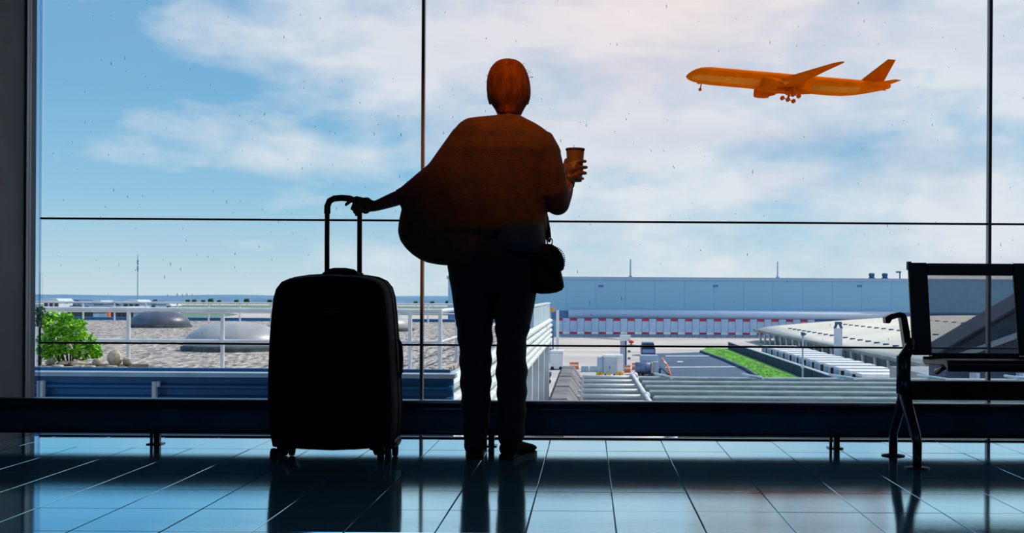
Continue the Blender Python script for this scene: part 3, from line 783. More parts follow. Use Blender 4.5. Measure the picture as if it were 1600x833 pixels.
# ------------------------------------------------------------------ outdoors: ground
GZ = -12.0
def G(u, v):                       # ground point under a pixel
    Y = (EYE - GZ) * F / (v - VY - (u - UX) * ROLL); return P(u, v, Y)
tag(B(-3000, 3000, 12, 1760, GZ - 1, GZ).build('ground', 'concrete'), kind='structure')
def flat(name, pts, m, dz, th=.05, kind='structure'):
    o = MB().slab([(G(*p).x, G(*p).y) for p in pts], GZ + dz - th, GZ + dz).build(name, m)
    if kind: o['kind'] = kind
    return o
flat('road', [(1008, 602), (1022, 553), (1097, 550.5), (1166, 579), (1200, 602)], 'asphalt', .06)
rd = bpy.data.objects['road']
for pts in ([(1040, 557.2), (1128, 557.2), (1128, 556.2), (1040, 556.2)], [(1040, 575), (1170, 574), (1170, 572.8), (1040, 573.8)], [(1058, 566.5), (1068, 566.5), (1066, 565), (1059, 565)]):
    o = MB().slab([(G(*p).x, G(*p).y) for p in pts], GZ + .06, GZ + .07).build('road_marking', 'line'); o.parent = rd
g_ = flat('grass', [(1095, 550), (1104, 545.5), (1137, 547), (1240, 588), (1270, 602), (1200, 602), (1166, 579), (1130, 563)], 'grass', .35, .33, None); tag(g_, 'bright green grass strip beside the dark road', 'grass', kind='stuff')
kb = MB()
kp = [G(u, v) for u, v in ((1095, 551), (1130, 563.6), (1166, 579.6), (1199, 602))]
kb.tube([p + Vector((0, 0, .25)) for p in kp], .3, 6); tag(kb.build('kerb', 'asphalt'), kind='structure')
# raised tufts on the strip
mb = MB()
for k in range(260):
    t = random.random(); s = random.random()
    a = G(1108 + t * 80, 553.5 + t * 40); b = G(1132 + t * 112, 547.5 + t * 44); p = a.lerp(b, .12 + .76 * s); p.z = GZ + .34
    mb.lathe(p, [(.45, 0), (.25, .12), (.02, .2)], 5)
o = mb.build('grass_tufts', 'grass'); o.parent = g_; o['kind'] = 'stuff'
# far airfield grass, beyond the gravel roof
for pts, nm in (([(100, 500), (180, 487.5), (345, 487.5), (372, 492), (330, 498)], 'grass_field'), ([(620, 492), (640, 485), (720, 485), (730, 493)], 'grass_field')):
    flat(nm, pts, 'field', .2, .2)
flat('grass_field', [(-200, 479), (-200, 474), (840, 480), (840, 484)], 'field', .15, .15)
# hills on the horizon
def ridge(name, Y, prof_, m, depth):
    front, back = [], []
    mb = MB(); vs_, fs = [], []
    for i, (u, v) in enumerate(prof_):
        t = P(u, v, Y); vs_ += [(t.x, Y - depth, GZ), (t.x, Y, t.z), (t.x, Y + depth, GZ)]
    for i in range(len(prof_) - 1):
        a = 3 * i; fs += [(a, a + 3, a + 4, a + 1), (a + 1, a + 4, a + 5, a + 2)]
    mb.add(vs_, fs); return tag(mb.build(name, m), kind='structure')
rp = []
for k in range(150):
    u = -700 + k * 20; rp.append((u, 462.2 - .9 * math.sin(u * .006 + .6) - .9 * math.sin(u * .021) - random.uniform(0, .5) + max(0, u - 500) * .003))
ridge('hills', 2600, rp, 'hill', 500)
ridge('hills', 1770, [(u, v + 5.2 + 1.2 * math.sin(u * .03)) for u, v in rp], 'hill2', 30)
# ------------------------------------------------------------------ far town
tb = [(80, 24, 468, 488), (112, 30, 470, 492), (148, 26, 471, 490), (170, 34, 474, 500), (205, 26, 470, 489), (228, 30, 472, 492), (255, 24, 475, 490), (125, 40, 480, 505), (190, 36, 482, 503)]
tl = ['hazy blue block at the left end of the town behind the bush', 'hazy blue block rising just above the bush top', 'hazy blue block right of the bush top', 'tall hazy blue block in the middle of the town', 'hazy blue block left of the red topped mast', 'hazy blue block behind the dark skylight dome', 'low hazy blue block right of the dark skylight dome', 'low wide blue shed close behind the bush', 'low wide blue shed just left of the dark skylight dome']
for k, (u, w, v0, v1) in enumerate(tb):
    Y = 520 + 40 * (k % 4) if k < 7 else 330; c = P(u, v1, Y); t = P(u, v0, Y).z; hw = w * Y / F / 2
    b_ = thing('building', (c.x, Y, GZ), tl[k], 'building', 'far town buildings')
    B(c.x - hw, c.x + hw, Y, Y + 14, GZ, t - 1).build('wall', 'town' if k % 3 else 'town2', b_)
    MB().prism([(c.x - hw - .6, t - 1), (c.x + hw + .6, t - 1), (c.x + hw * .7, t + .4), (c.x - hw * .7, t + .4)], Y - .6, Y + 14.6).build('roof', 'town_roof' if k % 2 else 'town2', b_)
    nwin = max(2, int(w / 7)); z0 = P(u, v0 + (v1 - v0) * .42, Y).z
    for q in range(nwin):
        xw = c.x - hw + (q + .5) * 2 * hw / nwin; B(xw - .7, xw + .7, Y - .12, Y + .1, z0 - .8, z0 + .8).build('window', 'window_dark', b_)
ct = ['white tower block on the horizon, first from the left of five', 'white tower block on the horizon, second from the left of five', 'white tower block on the horizon, middle of five', 'white tower block on the horizon, fourth from the left of five', 'white tower block on the horizon, last on the right of five']
for k, (u, v0) in enumerate(((262, 461), (277, 459.5), (285, 460.5), (292, 459.5), (300, 461))):
    Y = 4000; c = P(u, 468, Y); t = P(u, v0, Y).z
    b_ = thing('tower_block', (c.x, Y, GZ), ct[k], 'building', 'white towers on the horizon')
    B(c.x - 3.6, c.x + 3.6, Y, Y + 12, GZ, t).build('wall', 'white', b_); B(c.x - 2, c.x + 2, Y + 3, Y + 8, t, t + 3).build('roof_box', 'white', b_)
# red topped marker mast in the town
p = P(169, 498, 310); mk = thing('marker_mast', (p.x, 310, GZ), 'slim white marker with a red top in front of the town', 'mast')
B(p.x - .35, p.x + .35, 310, 310.7, GZ, P(169, 496, 310).z).build('pole', 'white', mk)
B(p.x - .36, p.x + .36, 309.99, 310.71, P(169, 496, 310).z, P(169, 484, 310).z).build('top', 'orange', mk)
# ------------------------------------------------------------------ tree line
def make_tree(name, p, h, m, lab, cat='tree', group=None, n=60, wide=.42):
    t = thing(name, p, lab, cat, group)
    MB().tube([p, p + Vector((0, 0, h * .5))], [h * .04, h * .02], 6).build('trunk', 'bark', t)
    mb = MB()
    for k in range(7):
        c = p + Vector((random.uniform(-.2, .2) * h, random.uniform(-.2, .2) * h, h * random.uniform(.4, .8)))
        mb.ell(c, (h * random.uniform(.18, .28) * wide / .42, h * .22, h * random.uniform(.16, .24)), 8, 6)
    cr = mb.build('crown', m, t)
    for v in cr.data.vertices: v.co += Vector((random.uniform(-1, 1), random.uniform(-1, 1), random.uniform(-1, 1))) * h * .03
    return t
tr0 = None
for k, u in enumerate((243, 294, 304, 318, 330, 343, 370, 386, 422, 437, 650, 676, 700)):
    Y = 1300; p = P(u, 482, Y); p.z = GZ
    if tr0 is None: tr0 = make_tree('far_tree', p, 6.5, 'leaf_dark', 'dark round tree standing along the far edge of the airfield', 'tree', 'far trees along the airfield')
    else:
        o = dup(tr0, None, p)
        o.scale = (random.uniform(.8, 1.3),) * 3
# ------------------------------------------------------------------ flat gravel roof
RZ = -.8
rf = tag(B(-40, -2.8, 9.5, 66, RZ - .5, RZ).build('roof', 'gravel'), kind='structure')
B(-40, -2.8, 65.6, 66.2, RZ - .5, RZ + .16).build('roof_kerb', 'parapet', rf)
def dome(u, vb, rpx, lab, m='dome'):
    Y = (EYE - RZ) * F / (vb - VY - (u - UX) * ROLL); p = P(u, vb, Y); r = rpx
    d = thing('skylight_dome', (p.x, Y, RZ), lab, 'skylight', 'dome skylights on the gravel roof')
    MB().lathe((p.x, Y, RZ), [(r * 1.06, 0), (r * 1.06, .1), (r * .99, .13), (r * .96, .13)], 40).build('curb', 'curb', d)
    MB().lathe((p.x, Y, RZ), [(r * 1.0, .12), (r * 1.0, .15)] + [(r * math.cos(t), .15 + .60 * math.sin(t)) for t in [math.pi / 2 * k / 12 for k in range(1, 12)]] + [(.02, .75)], 40).build('dome', m, d, True)
dome(368, 547, 1.30, 'nearest grey dome skylight, left of the suitcase'); dome(474, 532, 1.3, 'grey dome skylight half hidden behind the suitcase left edge')
dome(594, 517, 1.3, 'grey dome skylight peeping out right of the suitcase'); dome(250, 511.5, 1.25, 'dark blue dome skylight farthest left on the gravel roof', 'dome_dark')
# handrails
NY = (EYE - RZ) * F / (580 - VY)
def railing(name, Y, us, vt, vm, lab, r, x_end=None, back=None):
    ptop, pmid = P(us[0], vt, Y), P(us[0], vm, Y)
    xs = [P(u, vt, Y).x for u in us]
    t = thing(name, (xs[-1], Y, RZ), lab, 'railing')
    xa = x_end if x_end is not None else xs[0]
    zt_, zm_ = P(400, vt, Y).z, P(400, vm, Y).z
    for z, q in ((zt_, r), (zm_, r * .7)): MB().tube([(xa, Y, z), (xs[-1], Y, z)], q, 8).build('rail', 'white_rail', t)
    for x in xs: MB().tube([(x, Y, RZ), (x, Y, zt_)], r * .95, 8).build('post', 'white_rail', t)
    if back:
        for z, q in ((zt_, r), (zm_, r * .7)): MB().tube([(xs[-1], Y, z), (xs[-1], back, z)], q, 8).build('rail', 'white_rail', t)
        y = Y + 3.0
        while y < back + .1:
            MB().tube([(xs[-1], y, RZ), (xs[-1], y, zt_)], r * .95, 8).build('post', 'white_rail', t); y += 3.0
    return t
railing('roof_railing', NY, (54, 201, 348, 494, 641, 688), 484.5, 533, 'near white tube railing along the front of the gravel roof', .042, -12.5, 62)
railing('roof_railing', 64.5, tuple(range(130, 861, 49))[:13], 474, 488.5, 'thin white railing along the far edge of the gravel roof', .05, -39)
# blue corrugated parapet right outside the window
KY = 8.0
kx = P(707, 600, KY).x
kp_ = thing('metal_parapet', (kx, KY, -1.0), 'blue ribbed metal parapet with pale top flashing just outside the window', 'parapet')
def kz(v): return P(500, v, KY).z
prof_ = [(KY, kz(588)), (KY + .03, kz(591)), (KY + .03, kz(601)), (KY - .02, kz(603.5)), (KY - .02, kz(607)), (KY + .03, kz(610)), (KY + .03, kz(619)), (KY - .02, kz(621.5)), (KY - .02, kz(626)), (KY + .03, kz(630)), (KY + .03, kz(645)), (KY - .02, kz(648)), (KY - .02, kz(655)), (KY + .03, kz(660)), (KY + .03, -1.0), (KY + .09, -1.0), (KY + .09, kz(588))]
MB().loft([[Vector((-9, y, z)) for y, z in prof_], [Vector((kx, y, z)) for y, z in prof_]]).build('ribbed_sheet', 'parapet', kp_)
fl_ = [(KY - .03, kz(590)), (KY - .03, kz(583.5)), (KY + .1, kz(583)), (KY + .1, kz(590))]
MB().loft([[Vector((-9, y, z)) for y, z in fl_], [Vector((kx + .02, y, z)) for y, z in fl_]]).build('flashing', 'parapet_top', kp_)
B(-9, kx - .03, KY + .11, KY + .16, -1.0, P(500, 576.5, KY + .11).z).build('inner_upstand', 'parapet', kp_)
a = P(240, 600, KY - .06)
B(a.x - .012, a.x + .012, KY - .06, KY - .02, kz(640), kz(597)).build('bracket', 'white_rail', kp_); B(a.x - .012, a.x + .03, KY - .05, KY - .02, kz(605), kz(597)).build('bracket', 'white_rail', kp_)
a = P(62, 600, KY - .06)
B(a.x - .02, a.x + .02, KY - .06, KY - .02, kz(640), kz(597)).build('bracket', 'white_rail', kp_)
# planter with bush and stones at the left
TY = 20.0
pa, pb_ = P(56, 574, TY), P(205, 574, TY)
pln = thing('stone_planter', ((pa.x + pb_.x) / 2, TY, RZ), 'long pale stone planter at the left end of the gravel roof', 'planter')
z_ = P(130, 571, TY).z
for k in range(9):
    x0 = pa.x + (pb_.x - pa.x) * k / 9; x1 = pa.x + (pb_.x - pa.x) * (k + 1) / 9
    B(x0 + .006, x1 - .006, TY - .25 + random.uniform(-.012, .012), TY - .1, RZ, z_ + random.uniform(-.02, .02)).build('stone_block', 'stone', pln, bevel=.02)
B(pa.x, pb_.x, TY - .1, TY + .8, RZ, z_ - .02).build('soil', 'bark', pln)
sl = ['pale stone lying at the left end of the planter', 'pale stone lying under the bush middle', 'flat pale stone in front of the bush', 'pale round stone right of the bush foot', 'whitish boulder at the right end of the planter', 'small pale stone next to the whitish boulder']
for k, (u, v, w, hh) in enumerate(((74, 562, 16, 10), (95, 557, 26, 8), (118, 560, 30, 9), (146, 560, 16, 12), (176, 566, 24, 26), (193, 568, 14, 14))):
    p = P(u, v, TY); s_ = MB(); r = w * TY / F / 2; hz = hh * TY / F / 2
    s_.ell((p.x, TY + .1 + .05 * (k % 2), z_ - .02 + hz * 1.0), (r, r * .8, hz), 10, 7); o = s_.build('stone', 'stone')
    for v_ in o.data.vertices: v_.co += Vector((random.uniform(-1, 1), random.uniform(-1, 1), random.uniform(-1, 1))) * r * .09
    tag(o, sl[k], 'stone', 'stones in the planter')
bz = P(110, 555, TY + .4)
bush = thing('bush', (bz.x, TY + .4, z_ - .02), 'bright green leafy bush growing in the stone planter', 'bush')
rng = random.Random(3)
cl_ = [(72, 500, 13), (84, 505, 20), (100, 510, 20), (118, 520, 18), (132, 532, 16), (146, 542, 12), (90, 530, 22), (110, 540, 20), (72, 532, 14), (128, 548, 16), (104, 498, 9), (125, 506, 8), (150, 552, 9), (86, 550, 16), (70, 550, 12)]
mb = MB()
for (u, v, r) in cl_:
    c = P(u, v, TY + .4); R = r * TY / F
    for q in range(int(30 + 9 * r)):
        d = Vector((rng.gauss(0, 1), rng.gauss(0, 1), rng.gauss(0, 1))).normalized() * R * rng.uniform(.45, 1.1)
        p = c + d; a = rng.uniform(.03, .06); e1 = Vector((rng.gauss(0, 1), rng.gauss(0, 1), rng.gauss(0, .6))).normalized(); e2 = e1.cross(Vector((rng.gauss(0, 1), rng.gauss(0, 1), rng.gauss(0, 1)))).normalized()
        nrm = e1.cross(e2) * .006
        mb.add([p - e1 * a, p + e2 * a * .45 + nrm, p + e1 * a, p - e2 * a * .45 + nrm], [(0, 1, 2, 3)])
o = mb.build('leaves', 'leaf', bush); o['kind'] = 'stuff'
for k in range(9):
    u, v, r = cl_[k]; e = P(u, v, TY + .4)
    MB().tube([(bz.x + (e.x - bz.x) * .35, TY + .4, z_ - .02), ((bz.x + e.x) / 2 + (e.x - bz.x) * .2, TY + .4, (z_ + e.z) / 2), e], [.02, .013, .006], 6).build('stem', 'bark', bush)
# dark slim conifer behind it
p = P(62, 570, TY + .3)
cf = thing('dark_shrub', (p.x, TY + .3, z_ - .02), 'slim dark shrub at the left edge of the bright bush', 'shrub')
MB().tube([(p.x, TY + .3, z_ - .02), (p.x, TY + .3, P(62, 490, TY).z)], [.03, .015], 6).build('stem', 'bark', cf)
mb = MB()
for q in range(160):
    t = rng.random(); c = P(62 + rng.gauss(0, 4), 480 + 30 * t, TY + .3 + rng.gauss(0, .04)); a = .035
    e1 = Vector((rng.gauss(0, 1), rng.gauss(0, 1), rng.gauss(0, 1))).normalized(); e2 = e1.orthogonal().normalized()
    mb.add([c - e1 * a, c + e2 * a * .4, c + e1 * a, c - e2 * a * .4], [(0, 1, 2, 3)])
mb.build('leaves', 'leaf_dark', cf)['kind'] = 'stuff'
# ------------------------------------------------------------------ white slatted walkway
WX = -1.2
wk = thing('slatted_walkway', (WX, 10, -3.0), 'white slatted walkway wall running out from the window beside the person\'s legs', 'walkway')
for k in range(5):
    z = -.03 - k * .15
    MB().loft([[Vector((WX - .05, y, z - .11)), Vector((WX + .07, y, z - .085)), Vector((WX + .07, y, z - .04)), Vector((WX - .02, y, z))] for y in (9.8, 38)]).build('slat', 'white_slat', wk)
B(WX - .12, WX - .055, 9.8, 38, -.86, -.06).build('core', 'translucent', wk)
B(WX - .1, WX - .02, 27, 38, -.02, .42).build('end_panel', 'translucent', wk)
B(WX - .13, WX + .0, 26.9, 38.1, .42, .46).build('end_cap', 'white_slat', wk)
for y in (15, 20, 24.5, 27.5, 31, 35):
    B(WX - .1, WX + .07, y, y + .22, GZ, -.72).build('post', 'white_rail', wk)
# grey roof ridge to the right of it
rg = thing('roof_ridge', (-.65, 25, GZ), 'grey felted roof ridge running outwards beside the white bars', 'roof')
MB().loft([[Vector((-1.08, y, -3.2)), Vector((-1.0, y, -1.95)), Vector((-.86, y, -1.72)), Vector((-.5, y, -1.72)), Vector((-.22, y, -2.1)), Vector((-.2, y, -3.2))] for y in (21.5, 41.5)]).build('felt', 'ridge', rg)
for y in (24, 28, 32, 36, 40):
    MB().loft([[Vector((-1.01, yy, -1.94)), Vector((-.86, yy, -1.70)), Vector((-.5, yy, -1.70)), Vector((-.21, yy, -2.09)), Vector((-.5, yy, -1.75)), Vector((-.86, yy, -1.75))] for yy in (y, y + .12)]).build('seam', 'ridge', rg)
B(-1.0, -.3, 22, 41, GZ, -3.2).build('support_wall', 'wall_blue', rg)
# ------------------------------------------------------------------ gallery roof of bars below the window
gr = thing('gallery_roof', (6, 31, GZ), 'low glazed gallery roof with rows of pale bars below the window', 'roof')
yb = [39.8 - 1.9 * k for k in range(10)]
xm0, xm1 = P(1002, 600, 36).x, P(1002, 600, 36).x
for k, y in enumerate(yb):
    z = -2.0
    xl = -.2; xm = P(1003 - 0, 600, 36).x + (36 - y) * .01
    MB().tube([(xl, y, z), (xm - .05, y, z)], .075, 8).build('bar', 'white_rail', gr, True)
    MB().tube([(xl + .0, y, z - .1), (xl + .0, y, z + .02)], .09, 8).build('cap', 'white_rail', gr)
    B(xm + .1, 24, y - .34, y + .30, z - .16, z - .02).build('ridge_bar', 'green_bar', gr, bevel=.03)
    MB().tube([(xm + .1, y - .3, z + .02), (24, y - .3, z + .02)], .05, 6).build('bar', 'white_slat', gr)
MB().tube([(P(990, 590, 39).x, 40, -1.9), (P(1013, 625, 31).x, 22, -1.9)], .06, 8).build('gutter', 'white_rail', gr, True)
for k, (u, Y) in enumerate(((1010, 31.5), (992, 39.5))):
    p = P(u, 620, Y); MB().ell((p.x, Y, -1.9), (.1, .1, .1), 12, 8).build('joint', 'white_rail', gr, True)
B(-.2, 24, 22, 41, -2.6, -2.3).build('glazing', 'under', gr)
for k in range(6):
    x = 2.2 + k * 2.9
    MB().tube([(x, 40.3, -1.9), (x + .42, 38.4, -1.9)], .05, 6).build('clip', 'white_slat', gr)
B(0, 24, 22.2, 40.8, GZ, -2.6).build('gallery_wall', 'wall_blue', gr)
# ------------------------------------------------------------------ hangar
HYY = 382.0
hz0, hz1 = GZ, P(920, 432.5, HYY).z
hx0, hx1 = P(700, 480, HYY).x, P(1900, 480, HYY).x
hg = thing('hangar', ((hx0 + hx1) / 2, HYY, GZ), 'long blue-grey hangar with flat roof across the apron', 'building')
np_ = 26; pw = (hx1 - hx0) / np_; zw = P(1000, 486, HYY).z
first = None
for k in range(np_):
    if first is None: first = B(hx0 + .06, hx0 + pw - .06, HYY, HYY + .8, zw, hz1 - 1.0).build('cladding_panel', 'hangar', hg)
    else:
        o = first.copy(); C.objects.link(o); o.location = (k * pw, 0, 0)
B(hx0, hx1, HYY + .1, HYY + 60, GZ, hz1 - .9).build('body', 'hangar', hg)
B(hx0 - .4, hx1 + .4, HYY - .3, HYY + 60, hz1 - 1.0, hz1).build('roof_cap', 'hangar_cap', hg)
B(hx0, hx1, HYY - .05, HYY + .5, P(1000, 500, HYY).z, zw - .06).build('painted_shade_band', 'hangar_dark', hg)  # shade put into the colour of a flat strip, no real recess
txa, txb = P(888, 490, HYY - 2.4).x, P(1398, 494, HYY - 2.4).x; tz = P(1100, 491.5, HYY - 2.4).z
MB().tube([(txa, HYY - 1.2, tz), (txb, HYY - 1.2, tz)], 1.3, 18).build('canopy_tube', 'tube', hg, True)
for u in (939, 1118, 1343):
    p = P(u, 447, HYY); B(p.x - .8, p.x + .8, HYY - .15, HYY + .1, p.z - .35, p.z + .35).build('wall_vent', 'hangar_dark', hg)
mk_ = [(985, 405, 432, 'thin mast on the hangar roof, straight above the white cargo container', .26), (1215, 409, 434, 'thin mast on the hangar roof, midway to the bench', .26)]
for u, v0, v1, lab, r in mk_:
    p = P(u, v1, HYY + 6); t = thing('roof_mast', (p.x, HYY + 6, hz1), lab, 'mast')
    MB().tube([(p.x, HYY + 6, hz1), (p.x, HYY + 6, P(u, v0, HYY + 6).z)], [r, r * .8], 6).build('pole', 'pale', t); B(p.x - .5, p.x + .5, HYY + 5.5, HYY + 6.5, hz1, hz1 + .5).build('base', 'pale', t)
for u, lab in ((1362, 'rooftop ventilator on the hangar, farther from the bench'), (1382.5, 'rooftop ventilator on the hangar, nearer the bench')):
    p = P(u, 435, HYY + 5); t = thing('roof_ventilator', (p.x, HYY + 5, hz1), lab, 'ventilator', 'roof ventilators')
    MB().lathe((p.x, HYY + 5, hz1), [(.8, 0), (.8, .8), (.95, .9), (.95, 1.6), (.5, 1.8)], 12).build('drum', 'town_roof', t); B(p.x - .9, p.x + .9, HYY + 4.1, HYY + 5.9, hz1, hz1 + .3).build('base', 'town_roof', t)
p = P(1406, 435, HYY + 4); t = thing('roof_lamp', (p.x, HYY + 4, hz1), 'small lamp on a short pole at the hangar roof beside the bench back', 'lamp')
MB().tube([(p.x, HYY + 4, hz1), (p.x, HYY + 4, P(1406, 424, HYY + 4).z)], .22, 6).build('pole', 'town_roof', t)
B(p.x - 1.2, p.x + .3, HYY + 3.6, HYY + 4.4, P(1406, 425, HYY + 4).z - .3, P(1406, 424, HYY + 4).z).build('head', 'town_roof', t)
# grey antenna mast at left, far away
p = P(215, 470, 1600); t = thing('radio_mast', (p.x, 1600, GZ), 'tall hazy radio mast far beyond the gravel roof', 'mast')
MB().tube([(p.x, 1600, GZ), (p.x, 1600, P(215, 398, 1600).z)], [.7, .4], 6).build('pole', 'town', t)
for v in (410, 420):
    q = P(215, v, 1600); B(p.x - .9, p.x + .9, 1599, 1601, q.z - 3, q.z + 3).build('aerial', 'town', t)
# red and white blast fence in front of the hangar
FY = 372.0
fz0, fz1 = P(1000, 523, FY).z, P(1000, 498, FY).z
pwd = 11.25 * FY / F; fx0 = P(868, 510, FY).x
fn = thing('barrier_fence', (fx0, FY, GZ), 'row of blue-grey barrier panels with red and white ends before the hangar', 'fence')
pp = {}
for k in range(36):
    x0 = fx0 + k * pwd; red = k % 2 == 0
    if red not in pp:
        q = B(.05 + x0, x0 + pwd - .08, FY, FY + .25, fz0 + .75, fz1 - .75).build('panel', 'panel', fn)
        B(.05 + x0, x0 + pwd - .08, FY - .04, FY + .27, fz1 - .75, fz1).build('top_stripe', 'red' if red else 'panel', q)
        B(.05 + x0, x0 + pwd - .08, FY - .04, FY + .27, fz0 + .1, fz0 + .75).build('bottom_stripe', 'red' if red else 'white', q)
        pp[red] = (q, x0)
    else:
        q0, xx = pp[red]; q = dup(q0, fn); q.location = q0.location + Vector((x0 - xx, 0, 0))
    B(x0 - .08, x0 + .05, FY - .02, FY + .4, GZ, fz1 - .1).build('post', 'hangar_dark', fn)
# orange sign and pole left of the fence
p = P(860, 484, 230); t = thing('orange_sign', (p.x, 230, GZ), 'small orange sign board beside the end of the white walkway', 'sign')
B(p.x - .85, p.x + .85, 230, 230.2, P(860, 487.5, 230).z, P(860, 480.5, 230).z).build('board', 'sign', t); MB().tube([(p.x, 230.1, GZ), (p.x, 230.1, p.z)], .12, 6).build('pole', 'pale', t)
p = P(871, 536, 215); t = thing('white_pillar', (p.x, 215, GZ), 'tall white pillar standing left of the barrier panels', 'pillar')
B(p.x - .26, p.x + .26, 215, 215.5, GZ, P(871, 485, 215).z).build('shaft', 'white', t); B(p.x - .5, p.x + .5, 214.8, 215.8, GZ, GZ + .4).build('base', 'pale', t)
t = thing('steel_ladder', (P(859, 530, 225).x, 225, GZ), 'dark steel ladder frame left of the white pillar', 'ladder')
for u in (854.5, 864):
    q = P(u, 530, 225); MB().tube([(q.x, 225, GZ), (q.x, 225, P(u, 510, 225).z)], .12, 6).build('stile', 'town_roof', t)
for v in (513, 520, 527):
    q0, q1 = P(854.5, v, 225), P(864, v, 225); MB().tube([q0, q1], .1, 6).build('rung', 'town_roof', t)
# ------------------------------------------------------------------ vehicles on the apron
def at(u, v): p = G(u, v); return p, p.y / F
def wheels(t, pts, r, w=.3):
    for x, y in pts: MB().lathe((x, y - w / 2, GZ + r), [(r * .5, 0), (r, .04), (r, w - .04), (r * .5, w)], 14, 'y').build('wheel', 'tyre', t)
p, k = at(954, 589.5)
t = thing('cargo_container', (p.x, p.y, GZ), 'white cargo container on yellow feet behind the white bars', 'container')
x0, x1 = p.x - 11 * k, p.x + 9 * k; zt2 = GZ + 35 * k
B(x0, x1, p.y, p.y + 3, GZ + 5 * k, GZ + 32 * k).build('front_panel', 'pale', t, bevel=.05)
B(x1, x1 + 10.5 * k, p.y + .3, p.y + 3.2, GZ + 5 * k, GZ + 31 * k).build('side_unit', 'white', t, bevel=.08)
B(x0 - 10 * k, x0, p.y + .5, p.y + 3.4, GZ + 4 * k, GZ + 31 * k).build('end_unit', 'pale', t, bevel=.08)
B(x0 - .1, x1 + 10.6 * k, p.y - .1, p.y + 3.4, GZ + 31 * k, GZ + 34.5 * k).build('roof', 'white', t, bevel=.06)
B(p.x - 2 * k, p.x - .8 * k, p.y - .08, p.y, GZ + 13 * k, GZ + 17 * k).build('handle', 'town_roof', t)
for u in (-20, -14, -2.5, 11, 17.5):
    B(p.x + (u - 2.5) * k, p.x + (u + 2.5) * k, p.y - .4, p.y + .3, GZ + 1.4 * k, GZ + 8 * k).build('bumper', 'yellow', t, bevel=.05)
wheels(t, [(p.x - 16 * k, p.y + .8), (p.x - 8 * k, p.y + .8), (p.x + 6 * k, p.y + .8), (p.x + 14 * k, p.y + .8)], 2.2 * k)
# lift tower with red lamp
p, k = at(979, 580)
t = thing('lift_tower', (p.x, p.y, GZ), 'tall grey equipment tower with a red lamp behind the container', 'tower')
B(p.x - 10 * k, p.x - 2.5 * k, p.y, p.y + 1.5, GZ, GZ + 52 * k).build('mast', 'pale', t, bevel=.05)
B(p.x - 2.5 * k, p.x, p.y + .1, p.y + 1.0, GZ, GZ + 48 * k).build('shaft', 'town_roof', t)
B(p.x - 10.5 * k, p.x + 6 * k, p.y - .2, p.y + 1.6, GZ + 47 * k, GZ + 56 * k).build('head', 'white', t, bevel=.06)
MB().ell((p.x + 7 * k, p.y - .4, GZ + 46 * k), (4.2 * k, 3 * k, 2.6 * k), 12, 8).build('lamp', 'lightred', t, True)
B(p.x + .2, p.x + 13 * k, p.y - .1, p.y + .8, GZ + 39 * k, GZ + 42 * k).build('arm', 'white', t); B(p.x + 6 * k, p.x + 8 * k, p.y - .2, p.y + .3, GZ + 38 * k, GZ + 44 * k).build('lamp_stem', 'town_roof', t)
for dz in (20, 31): MB().ell((p.x + 4 * k, p.y, GZ + dz * k), (2.6 * k, 1, 2 * k), 8, 6).build('motor', 'navy', t)
# van, dark blue cab
p, k = at(1013, 556)
t = thing('dark_van', (p.x, p.y, GZ), 'dark blue van seen end on behind the tank truck', 'van')
MB().prism([(p.x - 11 * k, GZ + 2 * k), (p.x + 11 * k, GZ + 2 * k), (p.x + 11 * k, GZ + 10 * k), (p.x + 8.5 * k, GZ + 20 * k), (p.x - 8.5 * k, GZ + 20 * k), (p.x - 11 * k, GZ + 10 * k)], p.y, p.y + 6).build('body', 'navy', t, bevel=.15)
B(p.x - 8 * k, p.x + 8 * k, p.y - .08, p.y + .05, GZ + 11.5 * k, GZ + 17 * k).build('windscreen', 'window_dark', t); B(p.x - 9.5 * k, p.x + 9.5 * k, p.y - .07, p.y + .05, GZ + 4.5 * k, GZ + 10 * k).build('bonnet', mat('pale_blue_bonnet', (120, 150, 200), .4), t, bevel=.04)
B(p.x - 8 * k, p.x + 8 * k, p.y + .3, p.y + 5.5, GZ + 20 * k, GZ + 21.5 * k).build('roof', 'pale', t)
wheels(t, [(p.x - 9 * k, p.y + .6), (p.x + 9 * k, p.y + .6)], 2.6 * k)
# tank truck
p, k = at(1012, 587)
t = thing('tank_truck', (p.x, p.y, GZ), 'grey tank truck with pale cab beside the orange barriers', 'truck')
MB().tube([(p.x - 20 * k, p.y, GZ + 12.5 * k), (p.x - 18.5 * k, p.y, GZ + 12.5 * k), (p.x + 3.5 * k, p.y, GZ + 12.5 * k), (p.x + 5 * k, p.y, GZ + 12.5 * k)], [7 * k, 8.6 * k, 8.6 * k, 7 * k], 18).build('tank', mat('grey_blue_tank', (104, 126, 160), .45, .2, .2, .5), t, True)
for dx_ in (-12, -4): MB().tube([(p.x + dx_ * k, p.y, GZ + 12.5 * k), (p.x + (dx_ + .8) * k, p.y, GZ + 12.5 * k)], 8.9 * k, 18).build('tank_band', 'town_roof', t)
B(p.x + 5 * k, p.x + 9 * k, p.y - .6, p.y + 1.4, GZ + 4 * k, GZ + 21 * k).build('rear_post', mat('beige_frame', (196, 184, 170), .6), t, bevel=.05)
B(p.x + 9 * k, p.x + 17 * k, p.y - .4, p.y + 2, GZ + 4 * k, GZ + 22 * k).build('cab', 'pale', t, bevel=.1)
B(p.x - 11 * k, p.x + 17 * k, p.y + 1.2, p.y + 4.5, GZ + 20 * k, GZ + 31 * k).build('box_body', mat('pale_blue_box', (160, 184, 208), .5, 0, .08, .5), t, bevel=.08)
B(p.x - 20 * k, p.x + 17 * k, p.y - .5, p.y + 1.5, GZ + 2.2 * k, GZ + 4.5 * k).build('chassis', 'navy', t)
